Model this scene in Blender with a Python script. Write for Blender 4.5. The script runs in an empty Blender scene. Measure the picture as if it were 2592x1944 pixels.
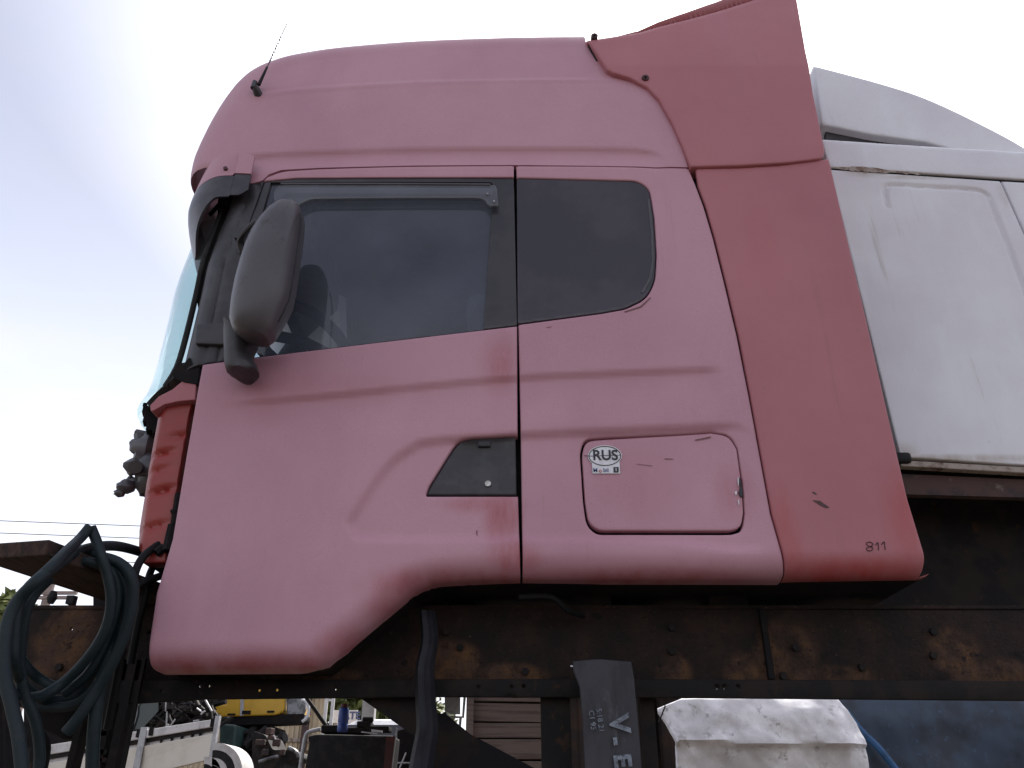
import bpy, bmesh, math, random
import numpy as np
from mathutils import Vector, Matrix, noise as mnoise
from mathutils.geometry import delaunay_2d_cdt
random.seed(7)
rng = np.random.default_rng(7)
R = math.radians
sc = bpy.context.scene
C = sc.collection

# ------------------------------------------------------------------ camera
CH, PITCH, FPX = 1.50, R(28.0), 2030.0        # eye height, upward pitch, focal length in photo pixels
CT, ST = math.cos(PITCH), math.sin(PITCH)
cam_d = bpy.data.cameras.new('camera')
cam_d.sensor_width = 36.0
cam_d.lens = 36.0 * FPX / 2592.0
cam_d.clip_start, cam_d.clip_end = 0.05, 2000
cam = bpy.data.objects.new('camera', cam_d)
C.objects.link(cam)
cam.location = (0, 0, CH)
cam.rotation_euler = (R(90) + PITCH, 0, 0)
sc.camera = cam

# ------------------------------------------------------------------ world and sun
SUN_EL, SUN_AZ = R(51.6), R(21.6)             # azimuth measured from +Y towards +X
w = bpy.data.worlds.new('World')
sc.world = w
w.use_nodes = True
wn, wl = w.node_tree.nodes, w.node_tree.links
wn.clear()
wo = wn.new('ShaderNodeOutputWorld')
bg = wn.new('ShaderNodeBackground')
sky = wn.new('ShaderNodeTexSky')
sky.sky_type = 'NISHITA'
sky.sun_disc = False
sky.sun_elevation = SUN_EL
sky.sun_rotation = SUN_AZ
sky.air_density, sky.dust_density, sky.ozone_density = 1.0, 2.5, 1.0
wtc = wn.new('ShaderNodeTexCoord')
wmp = wn.new('ShaderNodeMapping')
wmp.inputs['Scale'].default_value = (1.0, 1.0, 3.0)
wno = wn.new('ShaderNodeTexNoise')
wno.inputs['Scale'].default_value = 1.6
wno.inputs['Detail'].default_value = 6
wno.inputs['Roughness'].default_value = 0.6
wno.inputs['Distortion'].default_value = 0.4
wrp = wn.new('ShaderNodeMapRange')
wrp.inputs['From Min'].default_value = 0.34
wrp.inputs['From Max'].default_value = 0.72
wrp.inputs['To Min'].default_value = 0.55
wrp.inputs['To Max'].default_value = 0.95
wmx = wn.new('ShaderNodeMix')
wmx.data_type = 'RGBA'
# thin cloud veil: brighter towards the sun and in the haze at the horizon
wdt = wn.new('ShaderNodeVectorMath')
wdt.operation = 'DOT_PRODUCT'
wdt.inputs[1].default_value = (math.sin(SUN_AZ) * math.cos(SUN_EL), math.cos(SUN_AZ) * math.cos(SUN_EL), math.sin(SUN_EL))
wl.new(wtc.outputs['Generated'], wdt.inputs[0])
wr1 = wn.new('ShaderNodeMapRange')
wr1.interpolation_type = 'SMOOTHSTEP'
wr1.inputs['From Min'].default_value, wr1.inputs['From Max'].default_value = .70, .97
wl.new(wdt.outputs['Value'], wr1.inputs['Value'])
wsp = wn.new('ShaderNodeSeparateXYZ')
wl.new(wtc.outputs['Generated'], wsp.inputs[0])
wr2 = wn.new('ShaderNodeMapRange')
wr2.interpolation_type = 'SMOOTHSTEP'
wr2.inputs['From Min'].default_value, wr2.inputs['From Max'].default_value = .70, .22
wr2.inputs['To Max'].default_value = .46
wl.new(wsp.outputs['Z'], wr2.inputs['Value'])
wad = wn.new('ShaderNodeMath')
wad.operation = 'MAXIMUM'
wl.new(wr1.outputs[0], wad.inputs[0])
wl.new(wr2.outputs[0], wad.inputs[1])
wcl = wn.new('ShaderNodeMix')
wcl.data_type = 'RGBA'
wcl.inputs[6].default_value = (2.75, 2.80, 3.35, 1)
wcl.inputs[7].default_value = (8.5, 8.4, 8.6, 1)
wl.new(wad.outputs[0], wcl.inputs[0])
wl.new(wcl.outputs[2], wmx.inputs[7])
wl.new(wtc.outputs['Generated'], wmp.inputs['Vector'])
wl.new(wmp.outputs['Vector'], wno.inputs['Vector'])
wl.new(wno.outputs['Fac'], wrp.inputs['Value'])
wl.new(wrp.outputs['Result'], wmx.inputs[0])
wl.new(sky.outputs['Color'], wmx.inputs[6])
wl.new(wmx.outputs[2], bg.inputs['Color'])
bg.inputs['Strength'].default_value = 0.10
wl.new(bg.outputs[0], wo.inputs['Surface'])

sun_d = bpy.data.lights.new('sun', 'SUN')
sun_d.energy = 3.0
sun_d.angle = R(0.5)
sun_d.color = (1.0, 0.95, 0.88)
sun = bpy.data.objects.new('sun', sun_d)
C.objects.link(sun)
sd = Vector((math.sin(SUN_AZ) * math.cos(SUN_EL), math.cos(SUN_AZ) * math.cos(SUN_EL), math.sin(SUN_EL)))
sun.rotation_euler = sd.to_track_quat('Z', 'Y').to_euler()
sun.location = (6, 12, 20)

sc.view_settings.view_transform = 'Standard'
sc.view_settings.look = 'None'
sc.view_settings.gamma = 1.0
sc.view_settings.use_curve_mapping = False
sc.view_settings.exposure = 1.25

# ------------------------------------------------------------------ measuring helpers
K = 2592.0 / 2212.0
def P(px, py, Y):
    """the point of the place seen at photo pixel (px,py), at distance Y in front of the viewer"""
    u = (px - 1296.0) / FPX
    v = (972.0 - py) / FPX
    t = Y / (CT - v * ST)
    return Vector((u * t, Y, CH + (ST + v * CT) * t))
def D(pts):
    """measurements taken on a 2212-wide print of the photo"""
    return [(p[0] * K, p[1] * K) + tuple(p[2:]) for p in pts]

def smooth01(a, b, x):
    t = np.clip((x - a) / (b - a), 0, 1)
    return t * t * (3 - 2 * t)

def fnoise(q, sx, sz, seed=0.0):
    return np.array([mnoise.fractal(Vector((a * sx, b * sz, seed)), 1.0, 2.0, 4) for a, b in q])

def seg_dist(pts, poly, closed=False):
    """distance of pts (n,2) to polyline"""
    pts = np.asarray(pts, float)
    poly = np.asarray(poly, float)
    a = poly if closed else poly[:-1]
    b = np.roll(poly, -1, 0) if closed else poly[1:]
    d = np.full(len(pts), 1e9)
    sgn = np.zeros(len(pts))
    for p, q in zip(a, b):
        v = q - p
        L = (v * v).sum()
        if L < 1e-14:
            continue
        t = np.clip(((pts - p) @ v) / L, 0, 1)
        w_ = pts - (p + t[:, None] * v)
        dd = np.sqrt((w_ * w_).sum(1))
        m = dd < d
        cr = v[0] * (pts[:, 1] - p[1]) - v[1] * (pts[:, 0] - p[0])
        sgn[m] = np.sign(cr[m])
        d = np.minimum(d, dd)
    return d, sgn

def inside(pts, poly):
    pts = np.asarray(pts, float)
    poly = np.asarray(poly, float)
    x, y = pts[:, 0], pts[:, 1]
    res = np.zeros(len(pts), bool)
    j = len(poly) - 1
    for i in range(len(poly)):
        xi, yi = poly[i]
        xj, yj = poly[j]
        c = ((yi > y) != (yj > y))
        if c.any():
            xx = (xj - xi) * (y - yi) / (yj - yi + 1e-30) + xi
            res ^= c & (x < xx)
        j = i
    return res

# ------------------------------------------------------------------ object helpers
def tag(o, label=None, cat=None, group=None, kind=None):
    if label: o['label'] = label
    if cat: o['category'] = cat
    if group: o['group'] = group
    if kind: o['kind'] = kind
    return o
def thing(name, label, cat, loc=(0, 0, 0), group=None):
    o = bpy.data.objects.new(name, None)
    o.empty_display_size = 0.1
    C.objects.link(o)
    o.location = loc
    return tag(o, label, cat, group)
def link_mesh(name, me, mat, parent=None, label=None):
    o = bpy.data.objects.new(name, me)
    C.objects.link(o)
    if mat is not None and len(me.materials) == 0:
        me.materials.append(mat)
    if parent is not None:
        o.parent = parent
        base = Vector((0, 0, 0))
        q = parent
        while q is not None:
            base += q.location
            q = q.parent
        me.transform(Matrix.Translation(-base))
    if label: o['label'] = label
    return o

class MB:
    def __init__(s):
        s.v, s.f = [], []
    def add(s, vs, fs):
        n = len(s.v)
        s.v += [tuple(v) for v in vs]
        s.f += [tuple(i + n for i in f) for f in fs]
        return s
    def hexa(s, b, t):
        """8 corners: bottom loop b[4], top loop t[4]"""
        return s.add(list(b) + list(t), [(3, 2, 1, 0), (4, 5, 6, 7), (0, 1, 5, 4), (1, 2, 6, 5), (2, 3, 7, 6), (3, 0, 4, 7)])
    def box(s, c, size, rz=0.0, rot=None):
        x, y, z = size[0] / 2, size[1] / 2, size[2] / 2
        m = rot if rot is not None else Matrix.Rotation(rz, 3, 'Z')
        c = Vector(c)
        k = [(-x, -y), (x, -y), (x, y), (-x, y)]
        return s.hexa([c + m @ Vector((a, b, -z)) for a, b in k], [c + m @ Vector((a, b, z)) for a, b in k])
    def bar(s, p, q, wd, dp, up=(0, 1, 0)):
        """rectangular bar from p to q"""
        p, q = Vector(p), Vector(q)
        d = (q - p).normalized()
        u = Vector(up)
        sx = d.cross(u).normalized()
        u = sx.cross(d).normalized()
        k = [(-1, -1), (1, -1), (1, 1), (-1, 1)]
        return s.hexa([p + sx * (a * wd / 2) + u * (b * dp / 2) for a, b in k], [q + sx * (a * wd / 2) + u * (b * dp / 2) for a, b in k])
    def prism(s, poly, y0, y1):
        """poly of (x,z) extruded along y"""
        n = len(poly)
        vs = [(x, y0, z) for x, z in poly] + [(x, y1, z) for x, z in poly]
        fs = [tuple(range(n)), tuple(range(2 * n - 1, n - 1, -1))]
        for i in range(n):
            j = (i + 1) % n
            fs.append((j, i, i + n, j + n))
        return s.add(vs, fs)
    def tube(s, pts, r, seg=10, cap=True):
        pts = [Vector(p) for p in pts]
        n = len(pts)
        rs = r if isinstance(r, (list, tuple)) else [r] * n
        prev = None
        rings = []
        for i in range(n):
            d = (pts[min(i + 1, n - 1)] - pts[max(i - 1, 0)]).normalized()
            if prev is None:
                a = Vector((0, 0, 1)) if abs(d.z) < .9 else Vector((1, 0, 0))
                sx = d.cross(a).normalized()
            else:
                sx = (prev - d * prev.dot(d)).normalized()
            prev = sx
            sy = d.cross(sx)
            rings.append([pts[i] + (sx * math.cos(2 * math.pi * k / seg) + sy * math.sin(2 * math.pi * k / seg)) * rs[i] for k in range(seg)])
        vs = [p for g in rings for p in g]
        fs = []
        for i in range(n - 1):
            for k in range(seg):
                k2 = (k + 1) % seg
                fs.append((i * seg + k, i * seg + k2, (i + 1) * seg + k2, (i + 1) * seg + k))
        if cap:
            fs.append(tuple(range(seg - 1, -1, -1)))
            fs.append(tuple((n - 1) * seg + k for k in range(seg)))
        return s.add(vs, fs)
    def loft(s, rings, closed=True, cap=True):
        m = len(rings[0])
        vs = [p for g in rings for p in g]
        fs = []
        for i in range(len(rings) - 1):
            for k in range(m if closed else m - 1):
                k2 = (k + 1) % m
                fs.append((i * m + k, i * m + k2, (i + 1) * m + k2, (i + 1) * m + k))
        if cap and closed:
            fs.append(tuple(range(m - 1, -1, -1)))
            fs.append(tuple((len(rings) - 1) * m + k for k in range(m)))
        return s.add(vs, fs)
    def build(s, name, mat, parent=None, smooth=False, label=None, bevel=0):
        me = bpy.data.meshes.new(name)
        me.from_pydata(s.v, [], s.f)
        bm = bmesh.new()
        bm.from_mesh(me)
        bmesh.ops.recalc_face_normals(bm, faces=bm.faces)
        if bevel:
            es = [e for e in bm.edges if len(e.link_faces) == 2 and e.calc_face_angle(0) > 0.5]
            bmesh.ops.bevel(bm, geom=es, offset=bevel, segments=2, affect='EDGES', profile=0.5, clamp_overlap=True)
        bm.to_mesh(me)
        bm.free()
        if smooth:
            me.polygons.foreach_set('use_smooth', [True] * len(me.polygons))
            try:
                me.set_sharp_from_angle(angle=R(40))
            except Exception:
                pass
        me.update()
        return link_mesh(name, me, mat, parent, label)

def spline(pts, n=8):
    """Catmull-Rom through 3D points"""
    pts = [Vector(p) for p in pts]
    out = []
    for i in range(len(pts) - 1):
        p0, p1, p2, p3 = pts[max(i - 1, 0)], pts[i], pts[i + 1], pts[min(i + 2, len(pts) - 1)]
        for k in range(n):
            t = k / n
            out.append(0.5 * ((2 * p1) + (p2 - p0) * t + (2 * p0 - 5 * p1 + 4 * p2 - p3) * t * t + (3 * p1 - p0 - 3 * p2 + p3) * t ** 3))
    out.append(pts[-1])
    return out
def spline2(pts, n=6):
    return [(p.x, p.y) for p in spline([(a[0], a[1], 0) for a in pts], n)]

# ------------------------------------------------------------------ materials
class NT:
    def __init__(s, name):
        s.m = bpy.data.materials.new(name)
        s.m.use_nodes = True
        s.n, s.l = s.m.node_tree.nodes, s.m.node_tree.links
        s.b = s.n['Principled BSDF']
        s.tc = s.n.new('ShaderNodeTexCoord')
    def map(s, scale=(1, 1, 1), loc=(0, 0, 0)):
        q = s.n.new('ShaderNodeMapping')
        q.inputs['Scale'].default_value = scale
        q.inputs['Location'].default_value = loc
        s.l.new(s.tc.outputs['Object'], q.inputs['Vector'])
        return q.outputs['Vector']
    def noise(s, scale, detail=5, rough=.6, stretch=(1, 1, 1), loc=(0, 0, 0), dist=0.0):
        q = s.n.new('ShaderNodeTexNoise')
        q.inputs['Scale'].default_value = scale
        q.inputs['Detail'].default_value = detail
        q.inputs['Roughness'].default_value = rough
        q.inputs['Distortion'].default_value = dist
        s.l.new(s.map(stretch, loc), q.inputs['Vector'])
        return q.outputs['Fac']
    def rng(s, v, a, b, c=0.0, d=1.0, smooth=True):
        q = s.n.new('ShaderNodeMapRange')
        if smooth: q.interpolation_type = 'SMOOTHSTEP'
        for k, x in zip(('From Min', 'From Max', 'To Min', 'To Max'), (a, b, c, d)):
            q.inputs[k].default_value = x
        s.l.new(v, q.inputs['Value'])
        return q.outputs['Result']
    def math(s, op, a, b=None):
        q = s.n.new('ShaderNodeMath')
        q.operation = op
        for i, x in enumerate((a, b)):
            if x is None: continue
            if isinstance(x, (int, float)): q.inputs[i].default_value = x
            else: s.l.new(x, q.inputs[i])
        return q.outputs[0]
    def mix(s, f, a, b):
        q = s.n.new('ShaderNodeMix')
        q.data_type = 'RGBA'
        if isinstance(f, (int, float)): q.inputs[0].default_value = f
        else: s.l.new(f, q.inputs[0])
        for i, x in ((6, a), (7, b)):
            if isinstance(x, tuple): q.inputs[i].default_value = x + (1,) if len(x) == 3 else x
            else: s.l.new(x, q.inputs[i])
        return q.outputs[2]
    def blob(s, c, r):
        """soft ellipsoid mask, 1 at centre, 0 at the rim"""
        q = s.n.new('ShaderNodeMapping')
        q.inputs['Scale'].default_value = tuple(1.0 / x for x in r)
        q.inputs['Location'].default_value = tuple(-a / x for a, x in zip(c, r))
        s.l.new(s.tc.outputs['Object'], q.inputs['Vector'])
        l = s.n.new('ShaderNodeVectorMath')
        l.operation = 'LENGTH'
        s.l.new(q.outputs[0], l.inputs[0])
        return s.rng(l.outputs['Value'], 1.0, 0.15, 0, 1)
    def sep(s, axis):
        q = s.n.new('ShaderNodeSeparateXYZ')
        s.l.new(s.tc.outputs['Object'], q.inputs[0])
        return q.outputs[axis]
    def bump(s, h, strength, dist=0.01):
        q = s.n.new('ShaderNodeBump')
        q.inputs['Strength'].default_value = strength
        q.inputs['Distance'].default_value = dist
        s.l.new(h, q.inputs['Height'])
        s.l.new(q.outputs[0], s.b.inputs['Normal'])
    def col(s, c):
        if isinstance(c, tuple): s.b.inputs['Base Color'].default_value = c + (1,)
        else: s.l.new(c, s.b.inputs['Base Color'])
    def set(s, rough=.5, metal=0.0, spec=.5):
        if isinstance(rough, (int, float)): s.b.inputs['Roughness'].default_value = rough
        else: s.l.new(rough, s.b.inputs['Roughness'])
        s.b.inputs['Metallic'].default_value = metal
        s.b.inputs['Specular IOR Level'].default_value = spec
        return s.m

def mat(name, c1, c2=None, c3=None, scale=4, lo=.45, hi=.62, scale3=14, lo3=.6, hi3=.7, rough=.5, metal=0.0, spec=.5, bump=0.0, bscale=80, stretch=(1, 1, 1), bdist=.005):
    t = NT(name)
    c = c1
    if c2: c = t.mix(t.rng(t.noise(scale, 6, .62, stretch), lo, hi), c1, c2)
    if c3: c = t.mix(t.rng(t.noise(scale3, 6, .65, stretch, (3, 1, 7)), lo3, hi3), c, c3)
    hs = t.n.new('ShaderNodeHueSaturation')
    t.l.new(t.rng(t.noise(210, 2, .6, (1, 1, 1), (1, 6, 2)), .25, .75, .92, 1.08, False), hs.inputs['Value'])
    if isinstance(c, tuple): hs.inputs['Color'].default_value = c + (1,)
    else: t.l.new(c, hs.inputs['Color'])
    t.col(hs.outputs[0])
    if bump: t.bump(t.noise(bscale, 4, .6, stretch), bump, bdist)
    return t.set(rough, metal, spec)

CAB0 = Vector((0.1, 3.86, 2.14))     # base point of the red cab

def paint(name, faded, blob_col, blobs, chalk=.5, dirt=(.16, .11, .10), rough=.45, base=None, drip=(.20, .10, .09), drip_k=.22):
    """sun-faded truck paint: chalky film, patches of a second colour, rain streaks, dust, specks"""
    base = CAB0 if base is None else base
    t = NT(name)
    n1 = t.noise(1.3, 5, .6)
    n2 = t.noise(5.0, 6, .6, (1, 1, .25))
    n3 = t.noise(38, 5, .7)
    a = t.mix(t.rng(n1, .3, .72), faded, tuple(x * y for x, y in zip(faded, (.86, .81, .84))))
    f2 = t.math('MULTIPLY', t.rng(n2, .48, .8), .45)
    a = t.mix(f2, a, tuple(x * y for x, y in zip(faded, (1.08, 1.16, 1.18))))
    m = None
    for c, r, k in blobs:
        q = t.math('MULTIPLY', t.blob(tuple(Vector(c) - base), r), k)
        m = q if m is None else t.math('MAXIMUM', m, q)
    if m is not None:
        wob = t.rng(t.noise(9, 5, .65, (1.6, 1, .5)), .3, .7, .35, 1.25, False)
        a = t.mix(t.math('MINIMUM', t.math('MULTIPLY', m, wob), 1.0), a, blob_col)
    # thin rain streaks
    st = t.math('MULTIPLY', t.rng(t.noise(26, 4, .55, (1, 1, .045)), .60, .74), t.rng(t.noise(2.6, 4, .6, (1, 1, .8), (4, 4, 4)), .48, .66))
    a = t.mix(t.math('MULTIPLY', st, drip_k), a, drip)
    # specks and stone chips
    a = t.mix(t.math('MULTIPLY', t.rng(n3, .66, .78), .45), a, dirt)
    a = t.mix(t.math('MULTIPLY', t.rng(t.noise(120, 2, .5), .745, .77), .6), a, dirt)
    # chalk grain
    g = t.rng(t.noise(230, 2, .6, (1, 1, 1), (2, 5, 1)), .25, .75, -.07, .07, False)
    hs = t.n.new('ShaderNodeHueSaturation')
    t.l.new(t.math('ADD', g, 1.0), hs.inputs['Value'])
    t.l.new(a, hs.inputs['Color'])
    t.col(hs.outputs[0])
    t.bump(t.noise(300, 2, .5), .05, .002)
    return t.set(t.rng(n2, .3, .7, rough - .05, rough + .12), 0, .5)

M = {}
def glass(name, tint, film, film_fac, rough=.04):
    """clear glass with a dust film: transparent by Fresnel, mirror reflection, thin diffuse dust"""
    m = bpy.data.materials.new(name)
    m.use_nodes = True
    n, l = m.node_tree.nodes, m.node_tree.links
    n.clear()
    o = n.new('ShaderNodeOutputMaterial')
    tr = n.new('ShaderNodeBsdfTransparent')
    tr.inputs[0].default_value = tint + (1,)
    gl = n.new('ShaderNodeBsdfGlossy')
    gl.inputs['Roughness'].default_value = rough
    gl.inputs[0].default_value = (1, 1, 1, 1)
    df = n.new('ShaderNodeBsdfDiffuse')
    df.inputs[0].default_value = film + (1,)
    lw = n.new('ShaderNodeLayerWeight')
    pw_ = n.new('ShaderNodeMath')
    pw_.operation = 'POWER'
    pw_.inputs[1].default_value = 5.0
    l.new(lw.outputs['Facing'], pw_.inputs[0])
    fr = n.new('ShaderNodeMapRange')
    fr.inputs['To Min'].default_value = .045
    fr.inputs['To Max'].default_value = 1.0
    l.new(pw_.outputs[0], fr.inputs['Value'])
    tc = n.new('ShaderNodeTexCoord')
    no = n.new('ShaderNodeTexNoise')
    no.inputs['Scale'].default_value = 3.0
    no.inputs['Detail'].default_value = 6
    l.new(tc.outputs['Object'], no.inputs['Vector'])
    mr = n.new('ShaderNodeMapRange')
    mr.inputs['From Min'].default_value, mr.inputs['From Max'].default_value = .3, .75
    mr.inputs['To Min'].default_value, mr.inputs['To Max'].default_value = film_fac * .6, film_fac * 1.4
    l.new(no.outputs['Fac'], mr.inputs['Value'])
    m1 = n.new('ShaderNodeMixShader')
    m2 = n.new('ShaderNodeMixShader')
    l.new(mr.outputs[0], m1.inputs[0])
    l.new(tr.outputs[0], m1.inputs[1])
    l.new(df.outputs[0], m1.inputs[2])
    l.new(fr.outputs[0], m2.inputs[0])
    l.new(m1.outputs[0], m2.inputs[1])
    l.new(gl.outputs[0], m2.inputs[2])
    l.new(m2.outputs[0], o.inputs['Surface'])
    return m
M['side_glass'] = glass('side_glass', (.62, .68, .74), (.38, .42, .55), .12)
M['screen_glass'] = glass('screen_glass', (.72, .90, .90), (.42, .58, .58), .16)
M['smoke_visor'] = glass('smoke_visor', (.55, .56, .58), (.45, .46, .52), .14, .15)
M['dark_glass'] = mat('dark_glass', (.030, .026, .034), (.045, .036, .045), scale=3, rough=.12, spec=.5)
M['black_plastic'] = mat('black_plastic', (.028, .026, .030), (.045, .042, .048), scale=9, rough=.5, bump=.15, bscale=400, bdist=.001)
M['black_gloss'] = mat('black_gloss', (.022, .018, .022), (.035, .03, .034), scale=5, rough=.28)
M['mirror_plastic'] = mat('mirror_plastic', (.062, .056, .062), (.075, .068, .074), (.045, .038, .038), scale=6, rough=.36, bump=.08, bscale=500, bdist=.001)
M['visor_plastic'] = mat('visor_plastic', (.030, .027, .033), (.05, .045, .052), scale=12, rough=.32)
M['rubber'] = mat('rubber', (.018, .017, .018), (.03, .028, .028), scale=14, rough=.7, spec=.18)
M['interior'] = mat('interior', (.055, .055, .06), (.075, .075, .08), scale=6, rough=.8)
M['under'] = mat('under', (.010, .009, .010), (.020, .015, .013), (.035, .019, .011), scale=5, rough=.85, bump=.4, bscale=40, spec=.18)
M['hose'] = mat('hose', (.005, .014, .018), (.009, .019, .023), (.016, .021, .023), scale=14, rough=.6, bump=.25, bscale=160, bdist=.002, spec=.35)
M['cable'] = mat('cable', (.008, .008, .009), rough=.6, spec=.18)
M['wood_board'] = mat('wood_board', (.060, .038, .030), (.034, .023, .020), (.09, .065, .055), scale=6, stretch=(8, 1, 4), rough=.85, bump=.5, bscale=30, spec=.18)
M['grey_wood'] = mat('grey_wood', (.26, .21, .19), (.17, .13, .12), (.10, .07, .065), scale=3, stretch=(.6, 2, 14), rough=.9, bump=.5, bscale=20)
M['steel_dark'] = mat('steel_dark', (.010, .009, .009), (.020, .014, .012), (.035, .019, .012), scale=7, rough=.7, bump=.3, bscale=60, spec=.18)
M['galv'] = mat('galv', (.42, .42, .43), (.3, .3, .31), scale=14, rough=.5, metal=.3)
M['bolt'] = mat('bolt', (.07, .03, .03), (.05, .04, .04), scale=30, rough=.5, metal=.3)
M['lock'] = mat('lock', (.45, .43, .40), (.3, .28, .25), scale=60, rough=.35, metal=.8)
M['sticker_white'] = mat('sticker_white', (.72, .72, .74), (.62, .62, .64), scale=20, rough=.5)
M['ink'] = mat('ink', (.025, .025, .03), rough=.6)
M['ink_red'] = mat('ink_red', (.5, .12, .10), rough=.6)
M['ink_blue'] = mat('ink_blue', (.08, .10, .22), rough=.6)
M['scratch'] = mat('scratch', (.17, .075, .08), rough=.7)
M['marker'] = mat('marker', (.055, .02, .028), rough=.7)

def rail_mat(base):
    t = NT('rail_paint')
    dark = t.mix(t.rng(t.noise(5, 6, .65), .4, .65), (.016, .012, .011), (.034, .020, .016))
    m = None
    for (px, py), r in (((165, 1600), (.16, .3, .17)), ((140, 1690), (.12, .3, .10)), ((1130, 1690), (.20, .3, .13)), ((1270, 1715), (.24, .3, .07)), ((1700, 1705), (.10, .3, .10)), ((1880, 1705), (.09, .3, .10)),
                        ((1990, 1655), (.16, .3, .16)), ((2080, 1715), (.34, .3, .06)), ((2520, 1715), (.24, .3, .09)), ((2420, 1650), (.14, .3, .12)), ((780, 1715), (.3, .3, .05))):
        q = t.blob(tuple(P(px, py, 2.92) - base), r)
        m = q if m is None else t.math('MAXIMUM', m, q)
    n1 = t.rng(t.noise(6, 7, .68, (1, 1, .8)), .38, .60)
    f = t.math('MULTIPLY', t.rng(m, .05, .6), n1)
    a = t.mix(f, dark, t.mix(t.rng(t.noise(13, 5, .6), .35, .65), (.120, .062, .030), (.075, .042, .030)))
    a = t.mix(t.rng(t.noise(15, 5, .6, (1, 1, 1), (9, 4, 3)), .58, .68), a, (.012, .009, .009))
    a = t.mix(t.math('MULTIPLY', t.rng(t.noise(60, 5, .7), .56, .66), .8), a, (.010, .008, .008))
    a = t.mix(t.math('MULTIPLY', t.rng(t.noise(85, 4, .7, (1, 1, 1), (7, 7, 1)), .62, .70), .7), a, (.14, .085, .055))
    t.col(a)
    t.bump(t.noise(55, 6, .7), .9, .012)
    return t.set(.85, 0, .25)
M['rail_paint'] = rail_mat(Vector((0.2, 2.92, 0)))

# ------------------------------------------------------------------ the side surface of the red cab
Y0 = 2.61
def W2(px, py, Y=Y0):
    p = P(px, py, Y)
    return (p.x, p.z)
def wline(dpts, Y=Y0, n=5):
    return np.array([W2(a, b, Y) for a, b in spline2([q[:2] for q in D(dpts)], n)])
LN_A = wline([(440, 874), (520, 862), (700, 848), (900, 829), (1118, 810), (1350, 799), (1560, 790)])
LN_D = wline([(452, 362), (500, 335), (560, 326), (640, 322), (900, 316), (1150, 315), (1380, 318), (1440, 335)])
LN_E = wline([(540, 196), (600, 186), (700, 178), (900, 167), (1100, 163), (1320, 160)])
PL_B = np.array(wline([(742, 1130), (775, 1075), (830, 1000), (880, 962), (930, 944), (1118, 931), (1400, 918), (1600, 909)]).tolist()
                + wline([(1650, 940), (1690, 1176), (1400, 1174), (1125, 1172), (850, 1172), (760, 1168)]).tolist())
ZGAP = W2(1112 * K, 357 * K)[1]
ZE = float(LN_E[:, 1].mean())
def S(q):
    """depth of the skin at (x,z)"""
    q = np.asarray(q, float)
    x, z = q[:, 0], q[:, 1]
    y = np.full(len(q), Y0)
    y += 0.012 * ((x - 0.1) / 1.2) ** 2                         # slight barrel
    y += 0.055 * np.clip(z - ZGAP, 0, 9)                        # tumblehome of the roof
    y += 0.10 * np.clip(z - ZE, 0, 9)
    d, s = seg_dist(q, LN_A)                                    # belt crease
    below = np.where(s < 0, d, 0)
    endf = smooth01(LN_A[0, 0] + .02, LN_A[0, 0] + .25, x) * (1 - smooth01(LN_A[-1, 0] - .08, LN_A[-1, 0] + .02, x))
    y += 0.016 * smooth01(0, .020, below) * (1 - smooth01(.04, .22, below)) * endf
    d, s = seg_dist(q, LN_D)                                    # low roof crease
    below = np.where(s < 0, d, 0)
    endf = 1 - smooth01(LN_D[-1, 0] - .1, LN_D[-1, 0] + .02, x)
    y += 0.016 * smooth01(-.004, .022, below) * (below > 0) * (1 - smooth01(.03, .13, below)) * endf
    d, s = seg_dist(q, LN_E)                                    # high roof ridge
    y -= 0.005 * (1 - smooth01(0, .02, d))
    ins = inside(q, PL_B)
    if ins.any():                                               # scooped field round handle and hatch
        d, s = seg_dist(q, PL_B, True)
        y += np.where(ins, 0.020 * smooth01(0, .030, d), 0) * (1 - smooth01(.70, .90, x))
    return y
def S1(x, z):
    return float(S(np.array([[x, z]]))[0])
def onskin(px, py, off=0.0, surf=S):
    Y = Y0
    for _ in range(6):
        p = P(px, py, Y)
        Y = float(surf(np.array([[p.x, p.z]]))[0]) + off
    return P(px, py, Y)

def round_poly(pts, seg=5):
    """pts (x,y[,r]) -> polygon with corners rounded by cut distance r"""
    out = []
    n = len(pts)
    for i, p in enumerate(pts):
        r = p[2] if len(p) > 2 else 0
        a = Vector(p[:2])
        if r <= 0:
            out.append(tuple(a))
            continue
        pr, nx = Vector(pts[i - 1][:2]), Vector(pts[(i + 1) % n][:2])
        d0, d1 = pr - a, nx - a
        r0, r1 = min(r, d0.length * .49), min(r, d1.length * .49)
        p0, p1 = a + d0.normalized() * r0, a + d1.normalized() * r1
        for k in range(seg + 1):
            t = k / seg
            out.append(tuple((1 - t) ** 2 * p0 + 2 * t * (1 - t) * a + t * t * p1))
    return out

def resample(poly, step):
    out = []
    n = len(poly)
    for i in range(n):
        a, b = Vector(poly[i]), Vector(poly[(i + 1) % n])
        L = (b - a).length
        if L < 1e-5: continue
        k = max(1, int(math.ceil(L / step)))
        for j in range(k):
            out.append(tuple(a + (b - a) * (j / k)))
    return out

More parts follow.
